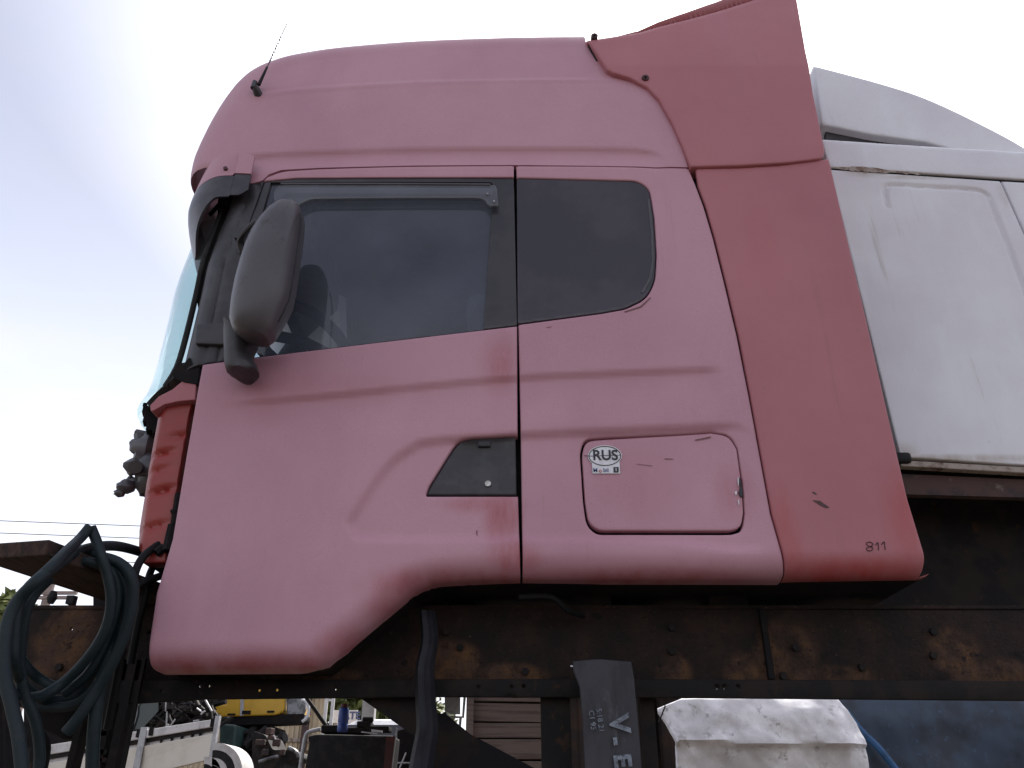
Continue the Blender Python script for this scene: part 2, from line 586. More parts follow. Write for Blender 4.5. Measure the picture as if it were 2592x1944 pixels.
def panel(name, outline, m, parent=None, holes=(), surf=S, off=0.0, grid=.0125, edge=.005, depth=.03, rolls=(), label=None, xz=False, extra=None):
    """a sheet-metal panel: outline (and holes) in photo pixels, laid on the curved skin, with rolled edges and a turned-in flange.
    rolls: list of (polyline xz, radius)"""
    f = (lambda q: surf(q) + off)
    def conv(pl):
        out = []
        for p in pl:
            if xz:
                out.append((p[0], p[1]))
                continue
            if len(p) > 2 and p[2] > 0:
                w_ = P(p[0], p[1], p[2])
            else:
                Y = Y0
                for _ in range(5):
                    w_ = P(p[0], p[1], Y)
                    Y = float(f(np.array([[w_.x, w_.z]]))[0])
            out.append((w_.x, w_.z))
        return out
    loops = [resample(conv(outline), grid)] + [resample(conv(h), grid * .7) for h in holes]
    arrs = [np.array(l) for l in loops]
    lo, hi = arrs[0].min(0), arrs[0].max(0)
    gx = np.arange(lo[0] + grid * .37, hi[0], grid)
    gz = np.arange(lo[1] + grid * .37, hi[1], grid)
    G = np.stack(np.meshgrid(gx, gz), -1).reshape(-1, 2)
    ok = inside(G, arrs[0])
    for a in arrs[1:]:
        ok &= ~inside(G, a)
    G = G[ok]
    def bdist(q):
        d = np.full(len(q), 1e9)
        for a in arrs:
            d = np.minimum(d, seg_dist(q, a, True)[0])
        return d
    if len(G):
        G = G[bdist(G) > max(edge * 1.6, grid * .45)]
    ins_pts = []
    if edge > 0:
        for li, a in enumerate(arrs):
            t = np.roll(a, -1, 0) - np.roll(a, 1, 0)
            t /= np.linalg.norm(t, axis=1)[:, None] + 1e-12
            nr = np.stack([-t[:, 1], t[:, 0]], -1)
            for e in (edge * .35, edge * 1.05):
                for sg in (1, -1):
                    q = a + nr * sg * e
                    k = inside(q, arrs[0])
                    for h in arrs[1:]:
                        k &= ~inside(q, h)
                    q = q[k]
                    if len(q):
                        q = q[bdist(q) > e * .8]
                        ins_pts.append(q)
    allp = np.concatenate(arrs + ins_pts + [G]) if len(G) else np.concatenate(arrs + ins_pts)
    edges = []
    k0 = 0
    for a in arrs:
        n = len(a)
        edges += [(k0 + i, k0 + (i + 1) % n) for i in range(n)]
        k0 += n
    vo, eo, fo, ov, oe, of = delaunay_2d_cdt([Vector(p) for p in allp], edges, [], 1, 1e-7)
    V2 = np.array([(v.x, v.y) for v in vo])
    y = f(V2)
    d = bdist(V2)
    if edge > 0:
        e = np.clip(1 - d / edge, 0, 1)
        y = y + edge * (1 - np.sqrt(np.clip(1 - e * e, 0, 1)))
    for pl, r in rolls:
        dd = seg_dist(V2, np.asarray(pl))[0]
        e = np.clip(1 - dd / r, 0, 1)
        y = y + r * (1 - np.sqrt(np.clip(1 - e * e, 0, 1)))
    if extra is not None:
        y = y + extra(V2)
    vs = [(a[0], yy, a[1]) for a, yy in zip(V2, y)]
    fs = [tuple(q) for q in fo if len(q) >= 3]
    if len(arrs) > 1:
        cen = np.array([V2[list(q)].mean(0) for q in fs])
        drop = np.zeros(len(fs), bool)
        for h in arrs[1:]:
            drop |= inside(cen, h)
        fs = [q for q, k in zip(fs, drop) if not k]
        used = {}
        nv = []
        nf = []
        for q in fs:
            for i in q:
                if i not in used:
                    used[i] = len(nv)
                    nv.append(vs[i])
            nf.append(tuple(used[i] for i in q))
        vs, fs = nv, nf
    # flange
    cnt = {}
    for q in fs:
        for i in range(len(q)):
            a, b = q[i], q[(i + 1) % len(q)]
            cnt[(min(a, b), max(a, b))] = cnt.get((min(a, b), max(a, b)), 0) + 1
    bed = [e for e, c in cnt.items() if c == 1]
    if depth > 0:
        mp = {}
        for e in bed:
            for i in e:
                if i not in mp:
                    mp[i] = len(vs)
                    vs.append((vs[i][0], vs[i][1] + depth, vs[i][2]))
        for a, b in bed:
            fs.append((a, b, mp[b], mp[a]))
    me = bpy.data.meshes.new(name)
    me.from_pydata(vs, [], fs)
    bm = bmesh.new()
    bm.from_mesh(me)
    bmesh.ops.recalc_face_normals(bm, faces=bm.faces)
    if len(bm.faces):
        s = sum(f_.normal.y * f_.calc_area() for f_ in bm.faces)
        if s > 0:
            bmesh.ops.reverse_faces(bm, faces=bm.faces)
    bm.to_mesh(me)
    bm.free()
    me.polygons.foreach_set('use_smooth', [True] * len(me.polygons))
    try:
        me.set_sharp_from_angle(angle=R(50))
    except Exception:
        pass
    return link_mesh(name, me, m, parent, label)

def text_mesh(body, size, bold=0.0):
    cu = bpy.data.curves.new('t', 'FONT')
    cu.body = body
    cu.size = size
    cu.offset = bold
    cu.extrude = 0.0004
    cu.align_x = 'CENTER'
    cu.align_y = 'CENTER'
    ob = bpy.data.objects.new('t', cu)
    C.objects.link(ob)
    dg = bpy.context.evaluated_depsgraph_get()
    me = bpy.data.meshes.new_from_object(ob.evaluated_get(dg))
    bpy.data.objects.remove(ob)
    return me
def put_text(name, body, size, origin, ex, ey, m, parent, bold=0.0, width=None):
    """lettering lying in the plane of ex (reading direction) and ey (up of the letters)"""
    me = text_mesh(body, size, bold)
    if width:
        xs = [v.co.x for v in me.vertices]
        k = width / (max(xs) - min(xs))
        for v in me.vertices: v.co.x *= k
    ex, ey = Vector(ex).normalized(), Vector(ey).normalized()
    ez = ex.cross(ey)
    mt = Matrix((ex, ey, ez)).transposed().to_4x4()
    mt.translation = origin
    me.transform(mt)
    me.materials.clear()
    return link_mesh(name, me, m, parent)

# ================================================================== GROUND
t = NT('yard_soil')
a = t.mix(t.rng(t.noise(.35, 7, .65), .35, .65), (.11, .09, .068), (.075, .06, .05))
a = t.mix(t.rng(t.noise(6, 6, .7), .5, .7), a, (.14, .118, .092))
t.col(a)
t.bump(t.noise(4, 8, .7), .6, .06)
t.set(.95, 0, .2)
gm = MB()
N = 60
xs = np.linspace(-400, 400, N)
for i in range(N):
    for j in range(N):
        gm.v.append((xs[i], xs[j] + 150, 0.0))
for i in range(N - 1):
    for j in range(N - 1):
        gm.f.append((i * N + j, (i + 1) * N + j, (i + 1) * N + j + 1, i * N + j + 1))
tag(gm.build('ground', t.m), kind='structure')

# ================================================================== RED CAB
cab = thing('truck_cab', 'faded pinkish red sleeper truck cab standing on the rusty rail, seen from its left side', 'truck cab', CAB0)
pc = lambda px, py: P(px * K, py * K, Y0)
red_blobs = [  # unfaded red by handle and door gap; deeper red along lower edges
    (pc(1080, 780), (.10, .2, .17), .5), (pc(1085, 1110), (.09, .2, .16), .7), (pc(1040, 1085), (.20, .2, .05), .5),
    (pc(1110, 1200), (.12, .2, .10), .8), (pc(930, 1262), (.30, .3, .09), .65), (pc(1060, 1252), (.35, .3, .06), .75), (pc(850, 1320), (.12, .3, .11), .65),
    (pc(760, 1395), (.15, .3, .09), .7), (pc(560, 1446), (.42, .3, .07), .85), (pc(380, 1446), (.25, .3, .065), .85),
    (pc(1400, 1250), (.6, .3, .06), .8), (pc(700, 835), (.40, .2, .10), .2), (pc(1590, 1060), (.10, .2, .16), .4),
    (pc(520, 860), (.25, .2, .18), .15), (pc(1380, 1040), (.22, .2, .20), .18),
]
M['cab_paint'] = paint('cab_paint', (.505, .268, .318), (.33, .060, .065), red_blobs)
fair_blobs = [(pc(1850, 1240), (.45, .3, .075), .9), (pc(1700, 1180), (.08, .3, .3), .5), (pc(1640, 500), (.10, .3, .4), .15), (pc(1950, 1120), (.10, .3, .25), .5)]
M['fairing_paint'] = paint('fairing_paint', (.42, .150, .165), (.36, .050, .048), fair_blobs, rough=.5)
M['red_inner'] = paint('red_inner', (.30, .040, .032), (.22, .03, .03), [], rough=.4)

# ---- lower door
arch = D([(692, 1446), (735, 1412), (800, 1352), (888, 1278), (930, 1260), (1010, 1254)])
bot = [W2(a, b, Y0 + .07) for a, b in D([(250, 1452), (680, 1450), (720, 1428), (760, 1392), (820, 1340), (888, 1283), (930, 1264), (1010, 1256), (1300, 1254), (1900, 1254), (2100, 1254)])]
YB = Y0 + .07
door_out = round_poly(D([(437, 787), (560, 770.5), (1117, 704), (1118, 940)]) + D([(1112, 941), (1010, 946, 14), (985, 956, 22), (925, 1052, 10), (919, 1072, 6), (1119, 1072)])
                      + D([(1124, 1254)]) + D([(1010, 1256, 30), (930, 1263, 25), (888, 1283, 20), (820, 1340, 20), (745, 1406, 30), (690, 1450, 60), (329, 1452, 22)]) + D([(352, 1290), (372, 1165), (402, 985), (428, 835)]))
# bottom points lie on the rolled-under lip
def fix_lip(pl):
    out = []
    for p in pl:
        if p[1] > 1240 * K:
            out.append((p[0], p[1], YB))
        else:
            out.append((p[0], p[1]))
    return out
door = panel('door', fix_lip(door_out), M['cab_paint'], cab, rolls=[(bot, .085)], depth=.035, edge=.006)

# ---- door top rail
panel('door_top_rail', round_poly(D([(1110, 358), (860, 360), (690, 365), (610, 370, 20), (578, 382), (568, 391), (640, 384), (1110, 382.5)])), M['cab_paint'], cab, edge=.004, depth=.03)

# ---- sleeper side panel with the hatch opening
hatch_o = [(1468, 1149, 12), (1477, 1112, 18), (1520, 1108, 12), (1722, 1099), (1800, 1094), (1848, 1100, 22), (1868, 1136), (1880, 1222), (1886, 1300), (1880, 1346, 26), (1850, 1353), (1510, 1353, 14), (1484, 1330, 22), (1476, 1270)]
rw = [(1120, 701), (1210, 689), (1300, 677), (1350, 668, 10), (1397, 646, 26), (1416, 606, 20), (1419, 550), (1414, 470), (1404, 408, 16), (1378, 390, 20), (1300, 388), (1116, 383.5)]
seam = [(1487, 363), (1503, 400), (1520, 445), (1541, 515), (1566, 615), (1592, 725), (1618, 855), (1642, 985), (1665, 1110), (1690, 1254)]
side_out = D([(1115, 358), (1300, 359)] + seam + [(1129, 1254)]) + D([(1125, 940)]) + round_poly(D(rw))
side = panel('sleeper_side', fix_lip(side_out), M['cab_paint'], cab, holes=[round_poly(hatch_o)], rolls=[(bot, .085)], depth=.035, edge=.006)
# ---- storage hatch
hatch_i = [(1473, 1151, 12), (1482, 1117, 18), (1522, 1113, 12), (1722, 1101.5), (1800, 1096), (1845, 1103, 22), (1865, 1137), (1877, 1222), (1882, 1298), (1876, 1336, 26), (1848, 1343), (1516, 1343, 14), (1489, 1324, 22), (1481, 1270)]
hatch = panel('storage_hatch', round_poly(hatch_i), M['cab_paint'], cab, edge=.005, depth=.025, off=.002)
# torn hole at the hatch edge
panel('torn_hole', round_poly([(1871, 1216), (1874, 1206, 2), (1877, 1228), (1881, 1248, 4), (1879, 1260, 4), (1873, 1256, 4), (1869, 1246, 3), (1873, 1234)]), M['ink'], cab, off=-.004, edge=.002, depth=.003, grid=.004)
for q in ([(1867, 1212), (1869, 1206), (1871, 1218), (1869, 1232), (1868, 1224)], [(1860, 1246), (1864, 1242), (1866, 1249), (1863, 1254)], [(1868, 1266), (1870, 1263), (1872, 1274), (1870, 1281)]):
    panel('paint_chip', q, M['sticker_white'], cab, off=-.005, edge=.001, depth=.002, grid=.004)
# ---- rear side window, black glass
panel('sleeper_window', round_poly(D([(1118, 700), (1210, 688), (1300, 676), (1348, 667, 10), (1395, 645, 26), (1414, 606, 20), (1417, 550), (1412, 470), (1402, 409, 16), (1377, 391, 20), (1300, 389), (1116, 384.5)])), M['dark_glass'], cab, off=.006, edge=.004, depth=.02)
panel('window_seal', round_poly([(1398 * K, 430 * K), (1404 * K, 430 * K), (1411 * K, 500 * K), (1413 * K, 560 * K), (1408 * K, 600 * K), (1390 * K, 632 * K), (1384 * K, 632 * K), (1403 * K, 598 * K), (1408 * K, 560 * K), (1406 * K, 500 * K)]), M['mirror_plastic'], cab, off=.003, edge=.001, depth=.003, grid=.006)

# ---- door window: black surround, glass, smoke wind deflector
glass_px = D([(585, 394), (1066, 394, 10), (1060, 480), (1044, 711), (800, 741), (560, 770), (516, 776), (530, 660), (556, 500)])
panel('window_frame', round_poly(D([(572, 391), (640, 385), (1110, 384), (1117, 703), (800, 742), (560, 771), (490, 781), (506, 660), (540, 480)])), M['black_gloss'], cab, holes=[round_poly(glass_px)], off=.006, edge=.003, depth=.02)
wg = panel('door_window', round_poly(D([(580, 391), (1070, 391), (1064, 480), (1047, 714), (800, 744), (560, 773), (510, 779), (526, 660), (552, 500)])), M['side_glass'], cab, off=.018, edge=.0, depth=0, grid=.05)
panel('wind_deflector', round_poly(D([(588, 412, 14), (610, 396, 18), (1050, 398), (1073, 400, 10), (1077, 444), (1058, 446), (1044, 428, 16), (860, 428), (668, 430, 20), (640, 446, 16), (600, 470, 10)])), M['smoke_visor'], cab, off=-.022, edge=.004, depth=.012)
panel('deflector_lip', D([(606, 394.5), (1060, 396), (1060, 399), (606, 397.5)]), M['mirror_plastic'], cab, off=-.026, edge=.001, depth=.02, grid=.02)
for q in ((1053, 418), (1067, 434)):
    p = onskin(q[0] * K, q[1] * K, -.03)
    mb = MB()
    mb.tube([p, p + Vector((0, .03, 0))], .004, 8)
    mb.build('deflector_clip', M['galv'], cab)

# ---- black A pillar, bending round the corner
pill_l = D([(490, 442), (470, 490), (440, 570), (425, 640), (402, 735), (388, 790)])
pl_edge = [W2(a, b, Y0 + .06) for a, b in pill_l]
def SP(q):
    y = S(q)
    d = seg_dist(q, np.array(pl_edge))[0]
    for k in (0.10, 0.155, 0.195):                  # pressed grooves running down the pillar
        y = y + .008 * (1 - smooth01(0, .012, np.abs(d - k)))
    return y
ap_out = [(a, b) for a, b in D([(545, 394), (570, 391), (540, 480), (505, 660), (489, 781), (437, 788), (386, 800)])] + [(a, b, Y0 + .06) for a, b in pill_l[::-1]]
panel('corner_lining', D([(470, 392), (560, 385), (545, 470), (480, 640), (440, 740), (424, 640), (440, 570), (470, 480)]), M['rubber'], cab, off=.085, edge=0, depth=.01, grid=.05)
panel('pillar_backing', D([(505, 400), (600, 388), (585, 480), (520, 785), (425, 800), (396, 800), (420, 720), (450, 600), (492, 460)]), M['rubber'], cab, off=.055, edge=0, depth=.01, grid=.05)
panel('front_pillar', ap_out, M['black_plastic'], cab, surf=SP, off=.004, edge=.004, depth=.04, rolls=[(pl_edge, .10)])

# ---- roof: wall plus rounded front and top edge
RR = .20
sil = D([(414, 378), (421, 345), (432, 315), (455, 268), (480, 225), (505, 190), (530, 163), (556, 145), (590, 130), (640, 116), (740, 101), (900, 88), (1080, 81), (1180, 79), (1262, 78)])
sil = spline2(sil, 5)
def solve_edge(sil, lean=.13):
    pts = []
    for i, (a, b) in enumerate(sil):
        a0, a1 = sil[max(i - 1, 0)], sil[min(i + 1, len(sil) - 1)]
        tx, ty = a1[0] - a0[0], a1[1] - a0[1]
        L = math.hypot(tx, ty)
        n2 = Vector((ty / L, 0, tx / L))            # outward (left/up) in x,z
        Yb = Y0 + .04
        ray = (P(a, b, 3.0) - Vector((0, 0, CH))).normalized()
        best = None
        for k in range(1, 90):
            ph = R(k)
            n = n2 * math.sin(ph) + Vector((0, -math.cos(ph), 0))
            v = abs(n.dot(ray))
            if best is None or v < best[0]:
                best = (v, ph)
        ph = best[1]
        Y = Yb + RR * (1 - math.cos(ph))
        p = P(a, b, Y)
        Yb = S1(p.x - n2.x * RR * .5, p.z - n2.z * RR * .5)
        Y = Yb + RR * (1 - math.cos(ph))
        p = P(a, b, Y)
        e = p + n2 * RR * (1 - math.sin(ph))
        pts.append((e.x, e.z, n2.x, n2.z))
    return pts
edge_pts = solve_edge(sil)
E2 = np.array([(p[0], p[1]) for p in edge_pts])
N2 = np.array([(p[2], p[3]) for p in edge_pts])
for _ in range(3):
    N2[1:-1] = (N2[:-2] + N2[1:-1] * 2 + N2[2:]) / 4
N2 /= np.linalg.norm(N2, axis=1)[:, None]
inner = E2 - N2 * RR
low = D([(1262, 79), (1285, 115), (1308, 152), (1322, 161), (1360, 172), (1396, 192), (1420, 217), (1450, 270), (1472, 320), (1486, 361)])
lowg = D([(1112, 356.5), (900, 357.5), (690, 362.5), (608, 367), (580, 377), (566, 390), (545, 396), (470, 396), (440, 396)])
def cv(pl):
    out = []
    for a, b in pl:
        p = onskin(a, b)
        out.append((p.x, p.z))
    return out
roof_poly = [tuple(p) for p in inner] + cv(spline2(low, 3)[1:]) + cv(lowg)
# keep only those inner points right of the lower front corner
roof_poly = round_poly(roof_poly)
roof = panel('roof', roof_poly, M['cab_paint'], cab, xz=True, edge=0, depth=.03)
# the rounded edge strip and roof skin across the width
mb = MB()
rows = []
PH = [0, 12, 25, 38, 50, 62, 74, 84, 90]
for i in range(len(E2)):
    base = S1(*inner[i])
    row = []
    for ph in PH:
        q = E2[i] - N2[i] * RR * (1 - math.sin(R(ph)))
        row.append((q[0], base + RR * (1 - math.cos(R(ph))), q[1]))
    for yy in (1.0, 1.6):
        row.append((E2[i][0] + N2[i][0] * .05, base + yy, E2[i][1] + N2[i][1] * .05))
    row.append((E2[i][0] - N2[i][0] * .05, base + 2.35, E2[i][1] - N2[i][1] * .05))
    rows.append(row)
mb.loft(rows, closed=False, cap=False)
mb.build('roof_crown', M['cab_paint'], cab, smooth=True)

# ---- lower side fairing
YF = Y0 - .012
fl_out = D([(1503, 364), (1600, 362), (1680, 357), (1750, 348), (1791, 342)]) + D([(1830, 510), (1870, 680), (1920, 900), (1962, 1080), (2000, 1205, 14), (2003, 1252, 26)]) + D([(1692, 1254), (1669, 1110), (1646, 985), (1622, 855), (1597, 725), (1571, 615), (1546, 515), (1526, 445), (1509, 400)])
fl_bot = [W2(a, b, YB) for a, b in D([(1500, 1254), (1985, 1254), (2080, 1254)])]
def SF(q):
    return np.full(len(q), YF + .01) + .02 * np.clip((q[:, 1] - 3.0), 0, 2) * 0
panel('lower_fairing', fix_lip(round_poly(fl_out)), M['fairing_paint'], cab, surf=SF, rolls=[(fl_bot, .085)], edge=.007, depth=.012)
# ---- upper fairing (roof air deflector side)
fu_top = D([(1264, 78), (1320, 68), (1378, 57), (1420, 42), (1480, 24), (1545, 3), (1620, -25), (1700, -58)])
fu_out = fu_top + D([(1712, -50), (1722, 0), (1741, 110), (1757, 200), (1783, 328, 8), (1776, 342, 10), (1700, 351), (1600, 357), (1492, 360, 6)]) + D([(1476, 318), (1454, 268), (1424, 214), (1399, 188), (1362, 168), (1325, 157), (1311, 149), (1288, 112)])
fu_edge = [W2(a, b, Y0 + .05) for a, b in fu_top]
def SU(q):
    return np.full(len(q), YF - .004) + .05 * np.clip(q[:, 1] - ZGAP, 0, 9) + .09 * np.clip(q[:, 1] - ZE - .12, 0, 9)
fu2 = [(a, b) for a, b in [p[:2] for p in round_poly(fu_out)]]
panel('upper_fairing', fu2, M['fairing_paint'], cab, surf=SU, rolls=[(fu_edge, .06)], edge=.007, depth=.12)
# top skin of the deflector running across the roof
mb = MB()
rows = []
for (a, b) in fu_top:
    p = onskin(a, b, 0, SU)
    rows.append([(p.x, p.y + .055, p.z - .01), (p.x, p.y + .5, p.z + .09), (p.x, p.y + 1.2, p.z + .12), (p.x, p.y + 2.2, p.z)])
mb.loft(rows, closed=False, cap=False)
mb.build('deflector_top', M['fairing_paint'], cab, smooth=True)
for q in ((1394, 169), (1284, 79)):
    p = onskin(q[0] * K, q[1] * K, -.002, SU)
    mb = MB()
    mb.tube([p + Vector((0, -.006, 0)), p + Vector((0, .02, 0))], .017, 14)
    mb.tube([p + Vector((0, -.016, 0)), p], .007, 6)
    mb.build('bolt', M['bolt'], cab)

# ---- dark inner wall behind all the panel gaps
mb = MB()
xr = P(1965 * K, 1250 * K, Y0).x
xf = P(345 * K, 1400 * K, Y0).x
mb.prism([W2(a, b) for a, b in D([(352, 1400), (690, 1400), (880, 1240), (1960, 1230), (1900, 1000), (1780, 400), (1600, 420), (1640, 700), (1690, 1200), (1420, 1185), (1250, 1185), (1110, 1100), (1108, 760), (470, 835), (420, 960)])], Y0 + .105, Y0 + .13)
mb.build('inner_wall', M['under'], cab)
mb = MB()
mb.prism([W2(a, b, Y0 + .05) for a, b in D([(1098, 345), (1136, 345), (1142, 800), (1142, 1240), (1108, 1240), (1108, 790), (1080, 700)])], Y0 + .11, Y0 + .14)
mb.prism([W2(a, b, Y0 + .05) for a, b in D([(560, 345), (1500, 345), (1500, 372), (560, 384)])], Y0 + .06, Y0 + .09)
mb.prism([W2(a, b, Y0 + .05) for a, b in D([(1236, 930), (1620, 925), (1635, 1165), (1240, 1165)])], Y0 + .075, Y0 + .10)
mb.prism([W2(a, b, Y0 + .05) for a, b in D([(1270, 90), (1300, 90), (1420, 180), (1500, 330), (1540, 440), (1600, 700), (1700, 1240), (1660, 1240), (1560, 700), (1480, 370), (1420, 250), (1310, 175)])], Y0 + .06, Y0 + .10)
mb.prism([W2(a, b, Y0 + .05) for a, b in D([(1480, 340), (1775, 325), (1775, 360), (1480, 378)])], Y0 + .04, Y0 + .09)
mb.build('frame_pillar', M['rubber'], cab)

# ---- door handle plate with its grip and lock
hp = round_poly(D([(1114, 943), (1011, 948.5, 14), (987, 958, 22), (928, 1054, 10), (922, 1070, 6), (1116, 1070)]))
gx0, gz0 = W2(1040 * K, 960 * K)
handle = panel('door_handle', hp, M['black_plastic'], cab, off=.004, edge=.006, depth=.03, grid=.008,
               extra=lambda q: .008 * np.exp(-(((q[:, 0] - gx0) / .09) ** 2 + ((q[:, 1] - gz0 + .02) / .03) ** 2)))
p = onskin(1054 * K, 1045 * K, 0)
mb = MB()
mb.tube([p + Vector((0, -.004, 0)), p + Vector((0, .02, 0))], .0105, 16)
mb.build('lock', M['lock'], handle)
p = onskin(1046 * K, 959 * K, .0)
mb = MB()
mb.box(p + Vector((.0, .006, 0)), (.045, .02, .022))
mb.build('grip_catch', M['ink'], handle, bevel=.004)
# pale door edge line beside the handle
# ---- country sticker on the hatch
ctr = onskin(1531, 1154, -.004)
st = panel('country_sticker', [(1531 + 43 * math.cos(a), 1154 - 27 * math.sin(a)) for a in [i * 2 * math.pi / 36 for i in range(36)]], M['sticker_white'], cab, off=-.0025, edge=.0, depth=.002, grid=.012)
ring = [(1531 + 41.2 * math.cos(a), 1154 - 25.2 * math.sin(a)) for a in [i * 2 * math.pi / 40 for i in range(40)]]
ring_i = [(1531 + 39.0 * math.cos(a), 1154 - 23.0 * math.sin(a)) for a in [i * 2 * math.pi / 40 for i in range(40)]]
panel('sticker_ring', ring, M['ink'], st, holes=[ring_i], off=-.0033, edge=0, depth=0, grid=.02)
panel('sticker_tab', [(1498, 1169), (1568, 1169), (1570, 1198.5), (1500, 1198.5)], M['sticker_white'], st, off=-.0022, edge=0, depth=.001, grid=.02)
o = onskin(1532, 1153, -.0037)
put_text('sticker_letters', 'RUS', .054, o, (1, 0, 0), (0, 0, 1), M['ink'], st, bold=.0011, width=.087)
o = onskin(1525, 1190, -.0036)
put_text('sticker_word', 'M', .021, onskin(1507, 1190.5, -.0036), (1, 0, 0), (0, 0, 1), M['ink_blue'], st, bold=.00015)
put_text('sticker_word', 'o', .021, onskin(1519.5, 1191.5, -.0036), (1, 0, 0), (0, 0, 1), M['ink_red'], st, bold=.0003)
put_text('sticker_word', 'bil', .021, onskin(1534, 1190.0, -.0036), (1, 0, 0), (0, 0, 1), M['ink_blue'], st, bold=.00015)
panel('sticker_square', [(1553, 1182), (1566, 1182), (1566, 1196), (1553, 1196)], M['ink'], st, off=-.0034, edge=0, depth=0, grid=.01)
put_text('sticker_word', '1', .016, onskin(1559.5, 1189, -.0042), (1, 0, 0), (0, 0, 1), M['sticker_white'], st, bold=.0005)
panel('scratch', [(1478, 1152.5), (1500, 1153.5), (1570, 1151), (1570, 1152.2), (1500, 1155), (1478, 1154)], M['marker'], cab, off=-.0040, edge=0, depth=0, grid=.02)
for q in ([(1612, 1174), (1650, 1178), (1650, 1179.5), (1612, 1175)], [(1758, 1113), (1800, 1104), (1798, 1108), (1762, 1115)], [(1682, 1160), (1704, 1161), (1704, 1162.5), (1682, 1162)],
          [(1205, 1344), (1209, 1342), (1208, 1350), (1209, 1358), (1206, 1352)], [(1384, 828), (1396, 826), (1396, 827.5), (1384, 829.5)], [(1580, 788), (1620, 775), (1646, 752), (1648, 754), (1624, 778), (1582, 791)]):
    panel('scratch', q, M['scratch'], cab, off=-.0015, edge=0, depth=0, grid=.02, label='dark scratch in the faded paint')

# ---- handwritten number and scuffs on the fairing
def strokes(name, lines, r, parent, m, off=-.002, surf=SF):
    mb = MB()
    for ln in lines:
        pts = [onskin(a, b, off, surf) for a, b in ln]
        mb.tube(spline(pts, 4), r, 5)
    return mb.build(name, m, parent)
z8 = lambda zx, zy: (1900 + zx / 3.197, 1050 + zy / 3.197)
strokes('handwritten_number', [
    [z8(940, 1035), z8(960, 1028), z8(985, 1038), z8(988, 1055), z8(962, 1066), z8(940, 1080), z8(945, 1096), z8(968, 1100), z8(988, 1088), z8(985, 1072), z8(955, 1062), z8(938, 1045), z8(942, 1033)],
    [z8(1012, 1052), z8(1030, 1032), z8(1034, 1060), z8(1036, 1094)],
    [z8(1058, 1050), z8(1080, 1026), z8(1086, 1055), z8(1090, 1092)]], .0014, cab, M['marker'])
panel('scuff', [z8(500, 690), z8(560, 695), z8(640, 750), z8(610, 755), z8(560, 730)], M['bolt'], cab, surf=SF, off=-.0015, edge=0, depth=0, grid=.02)
panel('scuff', [z8(495, 625), z8(515, 622), z8(540, 645), z8(520, 642)], M['bolt'], cab, surf=SF, off=-.0015, edge=0, depth=0, grid=.02)

# ---- windscreen: wraps round from near pillar to far pillar
WW = 2.30
near = [P(a, b, Y0 + .10) for a, b in spline2(D([(494, 425), (470, 490), (441, 570), (426, 640), (403, 735), (384, 798), (360, 838)]), 3)]
rows = []
YC = Y0 + .10 + WW / 2
TS = [-1, -.985, -.96, -.93, -.89, -.84, -.78, -.7, -.55, -.35, 0, .35, .55, .7, .84, .93, 1]
for i, p in enumerate(near):
    rows.append([(p.x - .25 * (1 - abs(t) ** 8), YC + t * WW / 2, p.z) for t in TS])
mb = MB()
mb.loft(rows, closed=False, cap=False)
ws = mb.build('windscreen', M['screen_glass'], cab, smooth=True)
# rubber edge along the near side of the screen
mb = MB()
mb.tube([p + Vector((.0, -.012, 0)) for p in near], .012, 8)
mb.build('screen_seal', M['rubber'], ws, smooth=True)
# black cowl under the screen, sweeping forward
mb = MB()
cow_t = [P(a, b, Y0 + yy) for a, b, yy in ((478, 905, .03), (452, 935, .06), (425, 965, .10), (400, 988, .16), (384, 1010, .26))]
cow_b = [P(a, b, Y0 + yy) for a, b, yy in ((496, 930, .03), (478, 962, .06), (448, 990, .10), (415, 1012, .16), (383, 1040, .26))]
rows = []
for a, b in zip(spline(cow_t, 4), spline(cow_b, 4)):
    rows.append([a, (a + b) / 2 + Vector((-.012, -.02, 0)), b, b + Vector((.03, .06, 0)), a + Vector((.03, .06, .01))])
e = rows[-1]
rows.append([q + Vector((-.05, .5, 0)) for q in e])
rows.append([q + Vector((-.05, 1.6, 0)) for q in e])
mb.loft(rows)
mb.build('screen_cowl', M['rubber'], cab, smooth=True)
# dark sheet under the pillar foot
mb = MB()
mb.prism([W2(a, b, Y0 + .05) for a, b in D([(388, 790), (437, 786), (430, 835), (400, 830), (375, 815)])], Y0 + .03, Y0 + .07)
mb.build('pillar_foot', M['under'], cab)

# ---- red front corner: upper corner piece, long pressed panel
mb = MB()
up = round_poly([(474, 962), (500, 974, 6), (497, 1016), (455, 1020), (420, 1028), (385, 1048, 8), (384, 1030), (405, 1008), (440, 990)])
mb.prism([W2(a, b, Y0 + .05) for a, b in up], Y0 + .035, Y0 + .16)
mb.build('corner_piece', M['fairing_paint'], cab, bevel=.006)
fp = [(496, 1020, 5), (486, 1060), (473, 1140), (458, 1230), (446, 1310), (434, 1370), (428, 1430), (372, 1432), (356, 1392, 12), (353, 1345), (366, 1270), (380, 1180), (397, 1090), (408, 1035, 6), (430, 1022)]
fpw = [(W2(a, b, Y0 + .10)) for a, b in [q[:2] for q in round_poly(fp)]]
ridge = np.array([W2(a, b, Y0 + .10) for a, b in [(426, 1030), (414, 1100), (398, 1190), (384, 1290), (372, 1380)]])
dents = [(462, 1112, .05), (422, 1156, .07), (410, 1200, .045), (420, 1250, .08), (402, 1340, .05)]
dw = [(W2(a, b, Y0 + .10), k) for a, b, k in dents]
